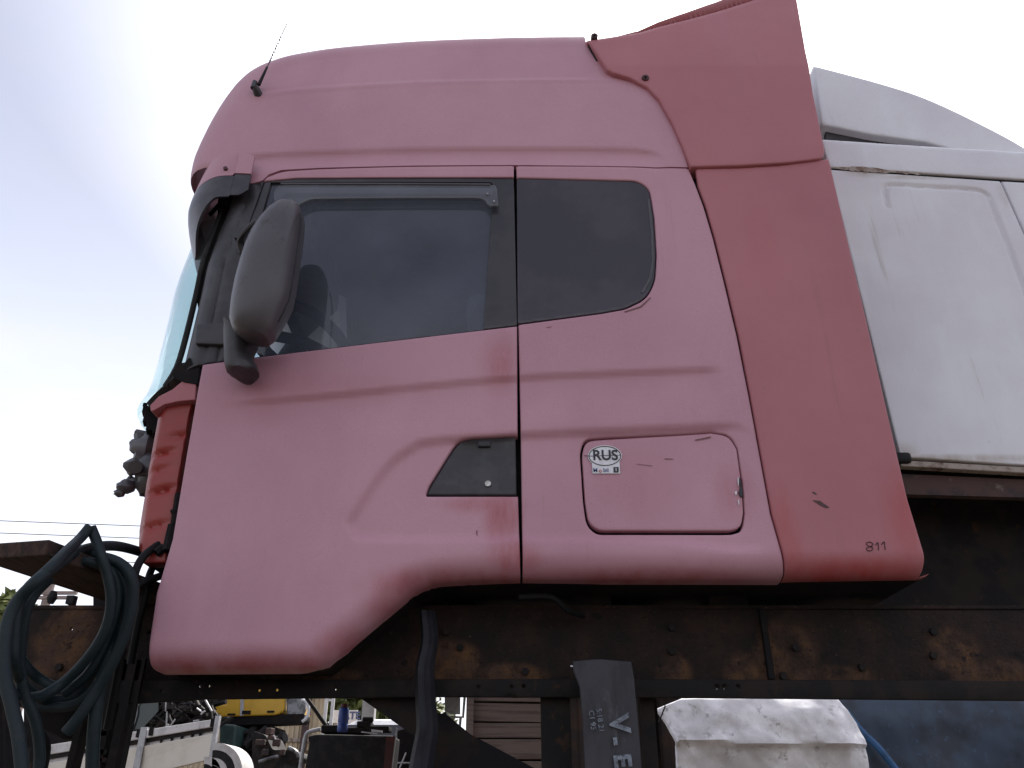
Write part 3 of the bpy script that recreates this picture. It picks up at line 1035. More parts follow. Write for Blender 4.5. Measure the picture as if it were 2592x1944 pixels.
def SFP(q):
    y = np.full(len(q), Y0 + .06)
    d, s = seg_dist(q, ridge)
    y = y + np.where(q[:, 0] < np.interp(q[:, 1], ridge[::-1, 1], ridge[::-1, 0]), 1.1 * d, .06 * d)
    for (cx, cz), k in dw:
        y = y + k * .24 * np.exp(-(((q[:, 0] - cx) / .04) ** 2 + ((q[:, 1] - cz - .3 * (q[:, 0] - cx)) / .012) ** 2))
    return y
front = panel('front_corner', fpw, M['red_inner'], cab, surf=SFP, xz=True, edge=.004, depth=.06, grid=.010)
# grimy gap between front corner and door, brackets at its foot
mb = MB()
for (a, b, c, d_, r) in ((452, 1250, 440, 1330, .012), (440, 1330, 425, 1395, .02), (415, 1385, 395, 1400, .016), (455, 1290, 436, 1300, .014)):
    mb.tube([P(a, b, Y0 + .06), P(c, d_, Y0 + .05)], r, 7)
mb.prism([W2(a, b, Y0 + .12) for a, b in [(500, 1000), (478, 1140), (450, 1320), (436, 1432), (380, 1434), (398, 1380), (430, 1280), (470, 1040)]], Y0 + .12, Y0 + .3)
mb.build('corner_bracket', M['under'], cab)
# front wall below the screen, across the cab
mb = MB()
a, b = P(372, 1420, Y0 + .2), P(420, 1030, Y0 + .2)
mb.hexa([(a.x, Y0 + .2, a.z), (a.x + .08, Y0 + .2, a.z), (a.x + .08, Y0 + 2.4, a.z), (a.x, Y0 + 2.4, a.z)], [(b.x, Y0 + .2, b.z), (b.x + .08, Y0 + .2, b.z), (b.x + .08, Y0 + 2.4, b.z), (b.x, Y0 + 2.4, b.z)])
mb.build('front_wall', M['red_inner'], cab)

# ---- wiper motor and linkage lumps on the bare front
mb = MB()
def lump(px, py, Y, r, sq=(1, 1, 1), seed=0):
    c = P(px, py, Y)
    rr = random.Random(seed)
    vs, fs = [], []
    n, m_ = 7, 10
    for i in range(n + 1):
        th = math.pi * i / n
        for k in range(m_):
            ph = 2 * math.pi * k / m_
            q = r * (1 + rr.uniform(-.16, .16))
            vs.append(c + Vector((q * sq[0] * math.sin(th) * math.cos(ph), q * sq[1] * math.sin(th) * math.sin(ph), q * sq[2] * math.cos(th))))
    for i in range(n):
        for k in range(m_):
            k2 = (k + 1) % m_
            fs.append((i * m_ + k, i * m_ + k2, (i + 1) * m_ + k2, (i + 1) * m_ + k))
    mb.add(vs, fs)
YM = Y0 + .35
lump(374, 1135, YM, .055, (1, 1, 1.2), 1)
lump(385, 1190, YM, .06, (1, 1, 1.3), 2)
lump(350, 1130, YM, .034, seed=3)
lump(340, 1182, YM - .04, .036, (1.1, 1, .9), 4)
lump(362, 1160, YM, .04, seed=5)
lump(376, 1225, YM, .05, (1, 1, 1), 6)
lump(320, 1232, YM - .02, .03, (1.3, 1, .9), 7)
lump(302, 1248, YM - .02, .018, (1.2, 1, .9), 8)
mb.tube([P(342, 1182, YM - .12), P(342, 1182, YM + .1)], .026, 14)
mb.tube([P(345, 1096, YM), P(384, 1104, YM)], .017, 8)
mb.tube([P(352, 1100, YM), P(365, 1180, YM)], .022, 8)
mb.tube([P(296, 1252, YM), P(330, 1226, YM), P(368, 1218, YM)], [.014, .022, .03], 8)
mb.tube([P(365, 1235, YM), P(392, 1262, YM + .05)], .022, 8)
mb.tube([P(335, 1205, YM), P(322, 1220, YM)], .011, 6)
mb.build('wiper_motor', M['mirror_plastic'], cab, smooth=True)
mb = MB()
for a, b, s_ in ((372, 1042, .03), (380, 1062, .045), (390, 1080, .05), (368, 1030, .016), (398, 1095, .03)):
    mb.box(P(a, b, Y0 + .3), (s_, .05, s_ * 1.1), .3)
mb.build('hinge_bracket', M['under'], cab, bevel=.004)

# ---- sun visor: pink shell, smoked lower blade
def vis_plan(s):
    """plan curve of the visor, s from 0 (rear tab) to 1 (middle of the front): x shift and y"""
    pts = [(-.62 + .615, -.018), (-.765 + .615, -.020), (-.86 + .615, -.016)]
    return pts
x_tab = P(637, 440, Y0 - .02).x
x_cor = P(505, 440, Y0).x
plan = spline([(x_tab, Y0 - .016, 0), (x_tab - .08, Y0 - .020, 0), (x_cor + .075, Y0 - .010, 0), (x_cor + .005, Y0 + .045, 0), (x_cor - .05, Y0 + .15, 0), (x_cor - .085, Y0 + .35, 0), (x_cor - .10, Y0 + .7, 0), (x_cor - .11, Y0 + 1.2, 0)], 6)
def zat(px, py, Y): return P(px, py, Y).z
z_t = zat(600, 404, Y0)
z_m = zat(600, 452, Y0)
z_s = zat(600, 505, Y0)
z_lo = zat(482, 712, Y0 + .30)
def vis_rows(za, zb, th, nz, mode):
    rows = []
    n = len(plan)
    for i, p in enumerate(plan):
        d = (plan[min(i + 1, n - 1)] - plan[max(i - 1, 0)])
        nr = Vector((d.y, -d.x, 0)).normalized()         # outward
        if nr.y > 0 and nr.x > 0: nr = -nr
        s = i / (n - 1)
        f = float(smooth01(.22, .52, s))
        a = za(s, f)
        b = zb(s, f)
        outer, innr = [], []
        for k in range(nz + 1):
            t_ = k / nz
            z = a + (b - a) * t_
            h = (z_t - z) / (z_t - z_lo)
            out = .030 * math.sin(min(1, h * 1.6) * math.pi * .5) * f - .085 * max(0, h - .45) ** 1.3 * 1.8 * f
            outer.append(p + nr * out + Vector((0, 0, z)))
            innr.append(p + nr * (out - th) + Vector((0, 0, z)))
        rows.append(outer + innr[::-1])
    return rows
mb = MB()
mb.loft(vis_rows(lambda s, f: z_t + .012 * (1 - f) - .02 * (1 - float(smooth01(0, .1, s))), lambda s, f: z_m - .02 * f, .014, 3, 0))
vis = mb.build('sun_visor', M['cab_paint'], cab, smooth=True)
mb = MB()
mb.loft(vis_rows(lambda s, f: z_m - .003 - .02 * f, lambda s, f: z_s + .03 * (1 - float(smooth01(0, .08, s))) + (z_lo - z_s) * f, .010, 8, 1))
mb.build('visor_blade', M['visor_plastic'], vis, smooth=True)
for q in ((571, 427), (592, 468)):
    p = P(q[0], q[1], Y0 - .022)
    mb = MB()
    mb.tube([p + Vector((0, -.006, 0)), p + Vector((0, .02, 0))], .009, 12)
    mb.build('visor_screw', M['bolt'], vis)
mb = MB()
for q0, q1 in (((560, 520), (585, 470)), ((530, 545), (590, 480)), ((572, 505), (560, 530))):
    mb.bar(P(q0[0], q0[1], Y0 + .12), P(q1[0], q1[1], Y0 + .06), .018, .006)
mb.build('visor_bracket', M['under'], vis)

# ---- mirror
YMI = Y0 - .18
rows_px = [(536, 712, 760), (541, 696, 766), (554, 677, 768), (578, 655, 766), (605, 637, 763), (642, 620, 757), (680, 608, 752), (720, 597, 746), (760, 589, 738), (790, 585, 724), (815, 583, 711), (836, 590, 700), (850, 606, 691), (860, 632, 678)]
rows = []
for i, (py, xl, xr_) in enumerate(rows_px):
    a, b = P(xl, py, YMI), P(xr_, py, YMI)
    wd = (b - a).length
    t_ = i / (len(rows_px) - 1)
    th = .115 * math.sin(math.pi * min(1, max(.0, .17 + .73 * t_))) ** .7 * (.75 if i == 0 else 1)
    row = []
    for k in range(20):
        an = 2 * math.pi * k / 20
        cx, cy = math.cos(an), math.sin(an)
        sx = math.copysign(abs(cx) ** (1.0 if cx < 0 else .5), cx)
        sy = math.copysign(abs(cy) ** (1.0 if cx < 0 else .8), cy)
        row.append((a + b) / 2 + Vector((sx * wd / 2, sy * th * (1.0 if cx < 0.4 else .93), 0)))
    rows.append(row)
mb = MB()
mb.loft(rows)
mirror = mb.build('mirror', M['mirror_plastic'], cab, smooth=True)
mb = MB()
mb.tube([P(xr_ - 7, py, YMI - .115 * math.sin(math.pi * (.10 + .8 * (i + 1) / 13)) ** .7 * .80) for i, (py, xl, xr_) in enumerate(rows_px[1:11])], .0022, 6)
mb.build('mirror_seam', M['rubber'], mirror)
# lower arm with its boot and foot
mb = MB()
ar = [(584, 838, .03), (580, 870, .036), (586, 905, .042), (600, 935, .046)]
rows = []
for (py_, x0_, x1_, y0_, y1_) in ((828, 572, 600, .10, .02), (845, 568, 650, .12, .02), (870, 568, 652, .13, .0), (895, 570, 640, .12, .0), (910, 570, 638, .12, .0), (925, 570, 650, .11, .0), (942, 574, 655, .09, .0), (950, 590, 640, .07, .0)):
    a, b = P(x0_, py_, Y0 - .08), P(x1_, py_, Y0 - .08)
    c = (a + b) / 2
    wd = (b - a).length / 2
    rows.append([c + Vector((wd * math.cos(2 * math.pi * k / 14), .075 * math.sin(2 * math.pi * k / 14), 0)) for k in range(14)])
mb.loft(rows)
mb.build('mirror_arm', M['black_plastic'], mirror, smooth=True)
mb = MB()
mb.tube(spline([P(612, 640, Y0 - .04), P(606, 610, Y0 - .07), P(622, 585, Y0 - .12), P(650, 560, Y0 - .16)], 5), .012, 8)
mb.box(P(612, 605, Y0 - .03), (.03, .08, .05))
mb.build('mirror_bracket', M['black_plastic'], mirror, smooth=True)
# hinge cover plate at the pillar foot
panel('hinge_cover', round_poly(D([(424, 700, 4), (500, 696), (496, 735), (488, 744), (421, 742, 4)])), M['black_plastic'], cab, off=-.014, edge=.004, depth=.02)

# ---- antenna
base = onskin(652, 238, 0)
mb = MB()
mb.tube([base + Vector((.008, .02, -.01)), base + Vector((0, -.022, .004)), base + Vector((-.004, -.034, .014))], [.022, .018, .012], 12)
mb.tube([base + Vector((-.012, -.034, .0)), base + Vector((-.010, -.030, .045))], [.012, .012], 10)
ant = mb.build('antenna', M['black_plastic'], cab, smooth=True)
ya = base.y - .03
top = P(727, 60, ya + .02)
lowp = P(655, 215, ya)
midp = P(676, 170, ya)
mb = MB()
mb.tube([lowp, midp], [.0085, .005], 8)
mb.build('antenna_boot', M['rubber'], ant, smooth=True)
mb = MB()
pts = []
rs = []
for k in range(60):
    t_ = k / 59
    pts.append(midp.lerp(top, t_))
    rs.append(.0026 + (.0013 if (k % 4) < 2 and .1 < t_ < .72 else 0))
mb.tube(pts, rs, 6)
mb.build('antenna_rod', M['mirror_plastic'], ant)

# ---- interior and far shell
mb = MB()
xb = P(1985 * K, 1254 * K, Y0).x
zfl = 2.30
xfi = -.90
mb.box(((xfi + xb) / 2, Y0 + 1.28, zfl - .06), (xb - xfi, 2.3, .04))
mb.build('cab_floor', M['under'], cab)
mb = MB()
mb.box(((-1.0 + xb) / 2, Y0 + 1.28, ZGAP + .02), (xb + 1.0, 2.25, .03))
mb.build('headliner', M['interior'], cab)
mb = MB()
mb.box((xb - .1, Y0 + 1.28, 3.24), (.04, 2.30, 2.0))
mb.build('rear_wall', M['interior'], cab)
mb = MB()
yfar = Y0 + 2.46
mb.box(((-.95 + xb) / 2, yfar, 2.65), (xb + .95, .05, .98))
mb.box(((.42 + xb) / 2, yfar, 3.58), (xb - .42, .05, .88))
mb.box(((-.62 + .42) / 2, yfar, 3.94), (1.04, .05, .17))
mb.bar((-.95, yfar, 3.13), (-.66, yfar, 4.03), .11, .05)
mb.box(((-.55 + xb) / 2, yfar, 4.3), (xb + .55, .05, .55))
mb.build('far_side', M['interior'], cab)
mb = MB()
rows = []
mb.prism([(-1.02, 3.05), (-.62, 3.10), (-.55, 2.95), (-.58, 2.35), (-1.05, 2.35)], Y0 + .14, Y0 + 2.3)
mb.build('dashboard', M['interior'], cab, bevel=.02)
mb = MB()
mb.box((-1.0, Y0 + 1.28, ZGAP - .06), (.22, 2.2, .30))
mb.box((-1.12, Y0 + 1.28, ZGAP + .10), (.10, 2.2, .30))
mb.build('screen_header', M['interior'], cab)
# steering wheel
cw = P(762, 862, Y0 + .48)
nrm = Vector((-.60, .72, -.34)).normalized()
ax = nrm.cross(Vector((0, 0, 1))).normalized()
ay = nrm.cross(ax)
mb = MB()
ring = [cw + (ax * math.cos(2 * math.pi * k / 40) + ay * math.sin(2 * math.pi * k / 40)) * .235 for k in range(41)]
mb.tube(ring, .030, 8, cap=False)
for k in (.2, 2.9, 4.4):
    mb.bar(cw, cw + (ax * math.cos(k) + ay * math.sin(k)) * .23, .05, .02)
mb.tube([cw, cw + nrm * .35], .05, 10)
mb.build('steering_wheel', M['rubber'], cab, smooth=True)
M['sky_fill'] = mat('sky_fill', (.80, .80, .82), (.72, .72, .74), scale=8, rough=.8)
mb = MB()
ta, tb, tc, td = P(700, 720, Y0 + 1.45), P(858, 745, Y0 + .80), P(862, 935, Y0 + .80), P(680, 935, Y0 + 1.45)
bk = Vector((.03, .03, 0))
mb.hexa([td, tc, tc + bk, td + bk], [ta, tb, tb + bk, ta + bk])
mb.build('sky_fill_panel', M['sky_fill'], cab)  # pale panel added in place of bright sky showing through the windscreen
# seat back
mb = MB()
mb.box((-.05, Y0 + .55, 3.05), (.16, .5, .95), rot=Matrix.Rotation(-.18, 3, 'Y'))
mb.build('seat', M['interior'], cab, bevel=.05)
mb = MB()
mb.box((.21, Y0 + .13, 3.4), (.03, .01, 1.2))
mb.build('seat_belt', M['interior'], cab)

# ---- underside: wheel arch, chassis lumps
mb = MB()
aw = [W2(a, b, Y0 + .1) for a, b in D([(330, 1440), (690, 1440), (745, 1400), (890, 1276), (950, 1255), (1990, 1250)])]
for i in range(len(aw) - 1):
    (x0, z0), (x1, z1) = aw[i], aw[i + 1]
    yb = Y0 + .42 if i < 3 else Y0 + 2.4
    mb.hexa([(x0, Y0 + .07, z0), (x1, Y0 + .07, z1), (x1, yb, z1), (x0, yb, z0)], [(x0, Y0 + .07, z0 + .02), (x1, Y0 + .07, z1 + .02), (x1, yb, z1 + .02), (x0, yb, z0 + .02)])
zf_ = aw[-1][1] + .05
mb.box(((aw[0][0] + aw[4][0]) / 2, Y0 + 1.4, zf_), (aw[4][0] - aw[0][0], 2.0, .03))
mb.build('floor_pan', M['under'], cab)
mb = MB()
x0 = W2(900 * K, 1300 * K, 2.85)[0]
for bx_, bs_ in (((x0 + .12, 3.08, 2.08), (.22, .25, .16)), ((x0 + .75, 3.08, 2.09), (.3, .25, .14)), ((1.0, 3.08, 2.09), (.35, .25, .13))):
    mb = MB()
    mb.box(bx_, bs_)
    mb.build('cab_mount', M['under'], cab, bevel=.01)
mb = MB()
mb.tube(spline([P(1120 * K, 1290 * K, 2.75), P(1190 * K, 1290 * K, 2.76), P(1225 * K, 1318 * K, 2.8), P(1260 * K, 1330 * K, 2.88)], 5), .010, 8)
mb.build('underfloor_pipe', M['cable'], cab, smooth=True)

# ================================================================== STEEL RACK
YR = 2.92
rack = thing('steel_rack', 'rusty ochre painted steel rail on dark posts carrying the red cab', 'rack', (0.2, YR, 0))
def circ(cx, cy, r, n=10):
    return [(cx + r * math.cos(2 * math.pi * k / n), cy + r * math.sin(2 * math.pi * k / n)) for k in range(n)]
def flat(y):
    return lambda q: np.full(len(q), y)
web_px = [(30, 1533), (700, 1538), (1500, 1540), (2660, 1545), (2660, 1732), (1500, 1726), (400, 1730), (30, 1730)]
panel('rail_web', web_px, M['rail_paint'], rack, surf=flat(YR), holes=[circ(378, 1601, 5), circ(180, 1592, 3)], edge=.003, depth=.012, grid=.05)
holes = [(410, 1750, 4), (505, 1736, 4.5), (528, 1736, 3.5), (655, 1747, 4), (700, 1746, 4), (850, 1744, 3.5), (1093, 1739, 4), (1211, 1739, 4.5), (1295, 1738, 4.5), (1326, 1737, 5), (1815, 1738, 6), (1834, 1738, 6), (1868, 1738, 5.5)]
low_px = [(30, 1722), (1500, 1718), (2660, 1724), (2660, 1774), (1700, 1766), (1100, 1764), (520, 1770), (320, 1782), (30, 1776)]
panel('rail_foot', low_px, M['steel_dark'], rack, surf=flat(YR - .025), holes=[circ(*h) for h in holes], edge=.003, depth=.012, grid=.05)
mb = MB()
zt = P(1500, 1540, YR).z
x0, x1 = P(30, 1533, YR).x, P(2660, 1545, YR).x
mb.box(((x0 + x1) / 2, YR + .06, zt + .004), (x1 - x0, .13, .012))
mb.build('rail_flange', M['rail_paint'], rack)
def post(name, px0, px1, py, Y, z1, m=M['steel_dark'], dp=.06):
    a, b = P(px0, py, Y), P(px1, py, Y)
    mb = MB()
    mb.box(((a.x + b.x) / 2, Y + dp / 2, z1 / 2), (b.x - a.x, dp, z1))
    return mb.build(name, m, rack)
zl = P(1500, 1765, YR).z
post('rack_post', 1372, 1448, 1944, YR + .02, zl + .05)
post('rack_post', 1632, 1668, 1944, YR + .03, zl + .05)
post('rack_post', 216, 253, 1944, YR - .03, zl + .12)
post('rack_post', 267, 290, 1944, YR - .03, zl + .12)
post('rack_post', 303, 312, 1944, YR - .05, zl + .12, dp=.015)
post('rack_post', 165, 182, 1944, YR + .05, zl)
for py in (1858, 1905, 1925):
    a, b = P(236, py, YR), P(280, py, YR)
    mb = MB()
    mb.box(((a.x + b.x) / 2, YR - .01, a.z), (b.x - a.x, .04, .014))
    mb.build('rung', M['steel_dark'], rack)
mb = MB()
mb.prism([W2(a, b, YR + .03) for a, b in ((905, 1762), (1075, 1762), (1072, 1880))], YR + .03, YR + .045)
mb.build('gusset', M['steel_dark'], rack)
mb = MB()
mb.prism([W2(a, b, YR + .05) for a, b in ((1085, 1800), (1130, 1808), (1190, 1858), (1375, 1956), (1375, 2040), (1085, 2040))], YR + .05, YR + .065)
mb.build('gusset', M['under'], rack)
mb = MB()
mb.box((.2, 4.75, 2.13), (3.0, .1, .05))
mb.box((.16 * 1.6, 4.75, 1.05), (.09, .07, 2.1))
mb.build('rear_rail', M['steel_dark'], rack)
# packers between rail and cab
for px in (620, 1500, 1850):
    p = P(px, 1540, YR)
    mb = MB()
    mb.box((p.x, YR + .1, zt + .03), (.14, .16, .05))
    mb.build('packer', M['under'], rack)
# bolts along the rail
for px, py in ((745, 1640), (780, 1640), (1130, 1600), (1165, 1640), (1330, 1700), (1700, 1590), (1700, 1650), (2012, 1640), (1982, 1712), (2180, 1690), (2360, 1600), (2360, 1660), (152, 1690)):
    p = P(px, py, YR)
    mb = MB()
    mb.tube([p + Vector((0, -.014, 0)), p], .013, 6)
    mb.build('rail_bolt', M['steel_dark'], rack)
# stiffener plates on the rail
for px, w_ in ((1925, .02),):
    a, b = P(px, 1545, YR), P(px, 1720, YR)
    mb = MB()
    mb.box((a.x, YR - .012, (a.z + b.z) / 2), (w_, .022, a.z - b.z))
    mb.build('stiffener', M['under'], rack)
# knobs on the rail top at the left
for px, kind in ((128, 0), (179, 1)):
    p = P(px, 1528, YR + .04)
    mb = MB()
    if kind == 0: mb.tube([p, p + Vector((0, 0, .02)), p + Vector((0, 0, .045))], [.010, .018, .011], 10)
    else: mb.box(p + Vector((0, 0, .012)), (.026, .03, .03))
    mb.build('rail_clamp', M['rubber'], rack)

# grey plastic strip hanging in front of the rack
mb = MB()
pts = spline([P(1080, 1545, 2.80), P(1086, 1620, 2.79), P(1074, 1690, 2.78), P(1076, 1770, 2.79), P(1080, 1840, 2.79), P(1071, 1900, 2.80), P(1058, 1975, 2.8)], 6)
rows = []
for i, p in enumerate(pts):
    wd = .028 + .012 * (i / len(pts))
    rows.append([p + Vector((-wd, .02, 0)), p + Vector((-wd * .6, -.012, 0)), p + Vector((0, -.002, 0)), p + Vector((wd * .6, -.014, 0)), p + Vector((wd, .02, 0)), p + Vector((0, .03, 0))])
mb.loft(rows)
M['grey_trim'] = mat('grey_trim', (.012, .013, .018), (.020, .020, .026), scale=12, rough=.6, spec=.3)
tag(mb.build('trim_strip', M['grey_trim'], None, smooth=True), 'long bent dark grey plastic strip hanging down from the rail under the red cab', 'trim strip')

# ---- grey mud flap with faded print
M['flap'] = mat('flap', (.042, .042, .049), (.026, .026, .031), (.07, .07, .078), scale=8, rough=.75, bump=.2, bscale=120, stretch=(1, 1, .4))
M['flap_print'] = mat('flap_print', (.21, .24, .28), (.12, .135, .16), (.06, .06, .07), scale=22, scale3=60, lo3=.52, hi3=.62, rough=.7)
YL = 2.80
flap = thing('mud_flap', 'grey rubber mud flap with worn white letters turned sideways, hung on the centre post', 'mud flap', P(1540, 2040, YL))
flap_out = [(1449, 1676, YL), (1520, 1670, YL), (1598, 1674, YL), (1606, 1720, YL), (1612, 1790, YL), (1622, 1890, YL), (1632, 2030, YL), (1488, 2030, YL), (1480, 1930, YL), (1474, 1820, YL), (1466, 1740, YL), (1450, 1700, YL)]
fx, fz = W2(1540, 1800, YL)
SFl = lambda q: YL + .012 * np.sin((q[:, 0] - fx) * 22) + .010 * np.sin(q[:, 1] * 9)
panel('flap_sheet', flap_out, M['flap'], flap, surf=SFl, edge=.003, depth=.008, grid=.012)
def flt(name, body, px, py, size, m, bold, width=None):
    p = P(px, py, YL)
    yy = float(SFl(np.array([[p.x, p.z]]))[0]) - .012
    p = P(px, py, yy)
    return put_text(name, body, size, p, (.09, 0, -1), (1, 0, .09), m, flap, bold, width)
flt('flap_letter', 'V', 1566, 1832, .088, M['flap_print'], .003)
flt('flap_letter', '-', 1562, 1876, .07, M['flap_print'], .003)
flt('flap_letter', 'E', 1574, 1925, .075, M['flap_print'], .003)
flt('flap_small_print', '5:18 21', 1519, 1823, .024, M['flap_print'], .0004)
flt('flap_small_print', 'C1 95', 1499, 1823, .024, M['flap_print'], .0004)
mb = MB()
for a, b in ((1444, 1463), (1470, 1484)):
    p, q = P(a, 1686, YL - .012), P(b, 1687, YL - .012)
    mb.bar(p, q, .004, .003)
mb.build('flap_staple', M['sticker_white'], flap)

# ================================================================== BOARD AND HOSES, LEFT
b0 = Vector((-1.357, 2.29, 0)); e0 = Vector((-1.584, 2.338, 0))
dl = Vector((.253, .967, 0)).normalized() * .80
mb = MB()
z0, z1 = zt + .014, zt + .062
lo_ = [b0, e0, e0 + dl, b0 + dl]
mb.hexa([p + Vector((0, 0, z0)) for p in lo_], [p + Vector((0, 0, z1)) for p in lo_])
bd = mb.build('wooden_board', M['wood_board'], None, bevel=.005)
tag(bd, 'short dark brown board lying across the left end of the rusty rail', 'board')

zz = lambda x, y: (x / 2.576, 1300 + y / 2.576)
def hose(label, path, r, name='hose', m=None, group='hoses looped over the end of the rail'):
    pts = [P(*zz(x, y), Y) for x, y, Y in path]
    mb = MB()
    mb.tube(spline(pts, 7), r * .88, 12)
    o = mb.build(name, m or M['hose'], None, smooth=True)
    return tag(o, label, 'hose', group)
hose('dark hose arching from behind the red front corner and falling at far left', [(1010, 300, 2.95), (930, 255, 2.8), (760, 212, 2.65), (600, 222, 2.5), (470, 265, 2.4), (380, 330, 2.28), (250, 430, 2.2), (120, 560, 2.2), (52, 700, 2.2), (28, 900, 2.2), (36, 1080, 2.2), (75, 1250, 2.2), (120, 1450, 2.2), (150, 1720, 2.2)], .019)
hose('dark teal hose sharply peaked above the board, looping left and under the rail', [(585, 88, 2.42), (520, 165, 2.4), (430, 250, 2.3), (310, 370, 2.22), (190, 480, 2.24), (120, 600, 2.25), (90, 800, 2.26), (100, 1000, 2.3), (180, 1150, 2.5), (320, 1215, 2.62), (460, 1200, 2.65), (560, 1120, 2.65), (650, 950, 2.6), (720, 760, 2.55)], .018)
hose('dark teal hose falling straight from the sharp peak and swinging left below the ochre patch', [(592, 90, 2.43), (625, 170, 2.44), (665, 290, 2.44), (705, 420, 2.46), (725, 560, 2.48), (700, 720, 2.5), (630, 860, 2.52), (520, 1000, 2.54), (390, 1120, 2.55), (250, 1195, 2.5), (120, 1190, 2.4), (40, 1160, 2.35)], .018)
hose('dark hose arched low across the board and hanging in a long curve to lower left', [(470, 292, 2.55), (560, 275, 2.5), (660, 285, 2.48), (770, 320, 2.5), (850, 400, 2.5), (870, 540, 2.52), (830, 740, 2.54), (750, 940, 2.56), (640, 1140, 2.58), (520, 1320, 2.58), (430, 1430, 2.58)], .020)
hose('thin black cable curling down from the foot of the red front corner', [(1110, 160, 2.72), (1030, 205, 2.68), (940, 275, 2.64), (890, 360, 2.62), (870, 460, 2.62), (850, 640, 2.64), (800, 860, 2.66), (760, 1100, 2.7), (700, 1400, 2.75)], .015, 'cable', M['cable'])
hose('black cable running in from the lower front corner of the door to the hose bundle', [(1085, 395, 2.75), (1010, 420, 2.7), (930, 450, 2.66), (850, 520, 2.64), (800, 640, 2.62), (770, 800, 2.62), (690, 1000, 2.64), (600, 1230, 2.68)], .015, 'cable', M['cable'])
hose('dark cable hanging straight down beside the red front corner', [(1020, 280, 2.8), (1005, 330, 2.78), (975, 400, 2.74), (950, 520, 2.72), (900, 720, 2.72), (850, 980, 2.74)], .014, 'cable', M['cable'])
hose('small dark hose loop swinging below the ochre patch on the rail end', [(60, 760, 2.5), (110, 900, 2.52), (170, 1000, 2.55), (260, 1080, 2.6), (370, 1130, 2.62), (480, 1090, 2.62)], .018)
hose('dark hose hanging in the middle of the bundle beside the front post', [(760, 330, 2.58), (800, 450, 2.58), (800, 600, 2.58), (770, 800, 2.58), (700, 980, 2.58), (640, 1200, 2.6), (610, 1450, 2.62), (600, 1720, 2.65)], .022)
hose('dark teal hose at the right edge of the coil against the dark posts', [(700, 330, 2.5), (800, 420, 2.52), (835, 560, 2.54), (800, 760, 2.56), (720, 960, 2.58), (600, 1160, 2.6), (470, 1250, 2.62), (300, 1260, 2.62), (150, 1230, 2.6), (60, 1160, 2.55)], .017)
hose('dark hose in the inner left side of the coil beside the ochre patch', [(330, 420, 2.3), (230, 520, 2.3), (170, 640, 2.3), (140, 800, 2.32), (130, 1000, 2.36), (160, 1180, 2.4), (230, 1350, 2.44), (260, 1560, 2.48), (240, 1760, 2.5)], .017)
hose('dark hose lying low over the board beneath the sharp peak', [(420, 330, 2.45), (520, 310, 2.44), (640, 330, 2.46), (740, 400, 2.5), (770, 520, 2.52), (740, 700, 2.54), (660, 900, 2.56), (560, 1060, 2.58), (420, 1170, 2.6)], .017)
# dark fibre bundle and scrap metal below the left end of the rail
mb = MB()
mb.prism([W2(*zz(x, y), 3.0) for x, y in ((640, 560), (1010, 600), (1000, 1210), (880, 1220), (790, 1250), (600, 1240), (640, 1000))], 2.96, 3.0)
mb.build('rail_bracket', M['under'], rack)
mb = MB()
mb.prism([W2(*zz(x, y), 3.05) for x, y in ((170, 1190), (420, 1160), (640, 1180), (640, 1420), (400, 1480), (330, 1440), (190, 1380))], 3.05, 3.35)
o = mb.build('axle_bracket', M['under'], None, bevel=.02)
tag(o, 'dark rusty bracket lump hanging below the left end of the rail behind the hoses', 'bracket')
mb = MB()
for q in ([(0, 1150), (60, 1300), (80, 1720)], [(150, 1420), (260, 1500), (230, 1720)], [(20, 1000), (30, 1300), (10, 1720)]):
    mb.tube(spline([P(*zz(x, y), 2.75) for x, y in q], 5), .03, 9)
o = mb.build('pipe', M['under'], None, smooth=True)
tag(o, 'bundle of dark rusty pipes at the lower left corner below the hoses', 'pipes')

# ================================================================== WHITE CAB, RIGHT
WB = Vector((2.6, 3.25 + 1.2, P(2279, 1160, 3.25).z))
pw_ = lambda px, py: P(px * K, py * K, 3.25)
M['white_paint'] = paint('white_paint', (.74, .745, .765), (.36, .29, .22), [(pw_(1870, 372), (.16, .3, .05), .7), (pw_(1990, 382), (.3, .3, .03), .6), (pw_(2060, 990), (.7, .3, .03), .7), (pw_(2165, 420), (.03, .3, .12), .4), (pw_(1960, 980), (.08, .3, .08), .6)], dirt=(.30, .27, .25), base=WB, drip=(.40, .36, .32), drip_k=.55)
M['rust_trim'] = mat('rust_trim', (.36, .31, .27), (.14, .075, .045), (.06, .035, .025), scale=9, rough=.85, bump=.5, bscale=50)
YW = 3.25
wc = thing('truck_cab', 'white truck cab behind the red one, rusty along its sill, with sloping roof deflector', 'truck cab', (2.6, YW + 1.2, P(2279, 1160, YW).z))
def dpl(pts, Y): return [(a, b, Y) for a, b in D(pts)]
rec = np.array([W2(a, b, YW) for a, b in spline2(D([(1917, 445), (1912, 412), (1925, 399), (2000, 403), (2100, 409), (2132, 420), (2146, 450), (2212, 620), (2260, 760)]), 4)])
def SW(q):
    y = np.full(len(q), YW)
    d, s = seg_dist(q, rec)
    y = y + .014 * (1 - smooth01(0, .020, d))
    y = y + .05 * np.clip(q[:, 1] - P(2100, 430, YW).z, 0, 9)
    return y
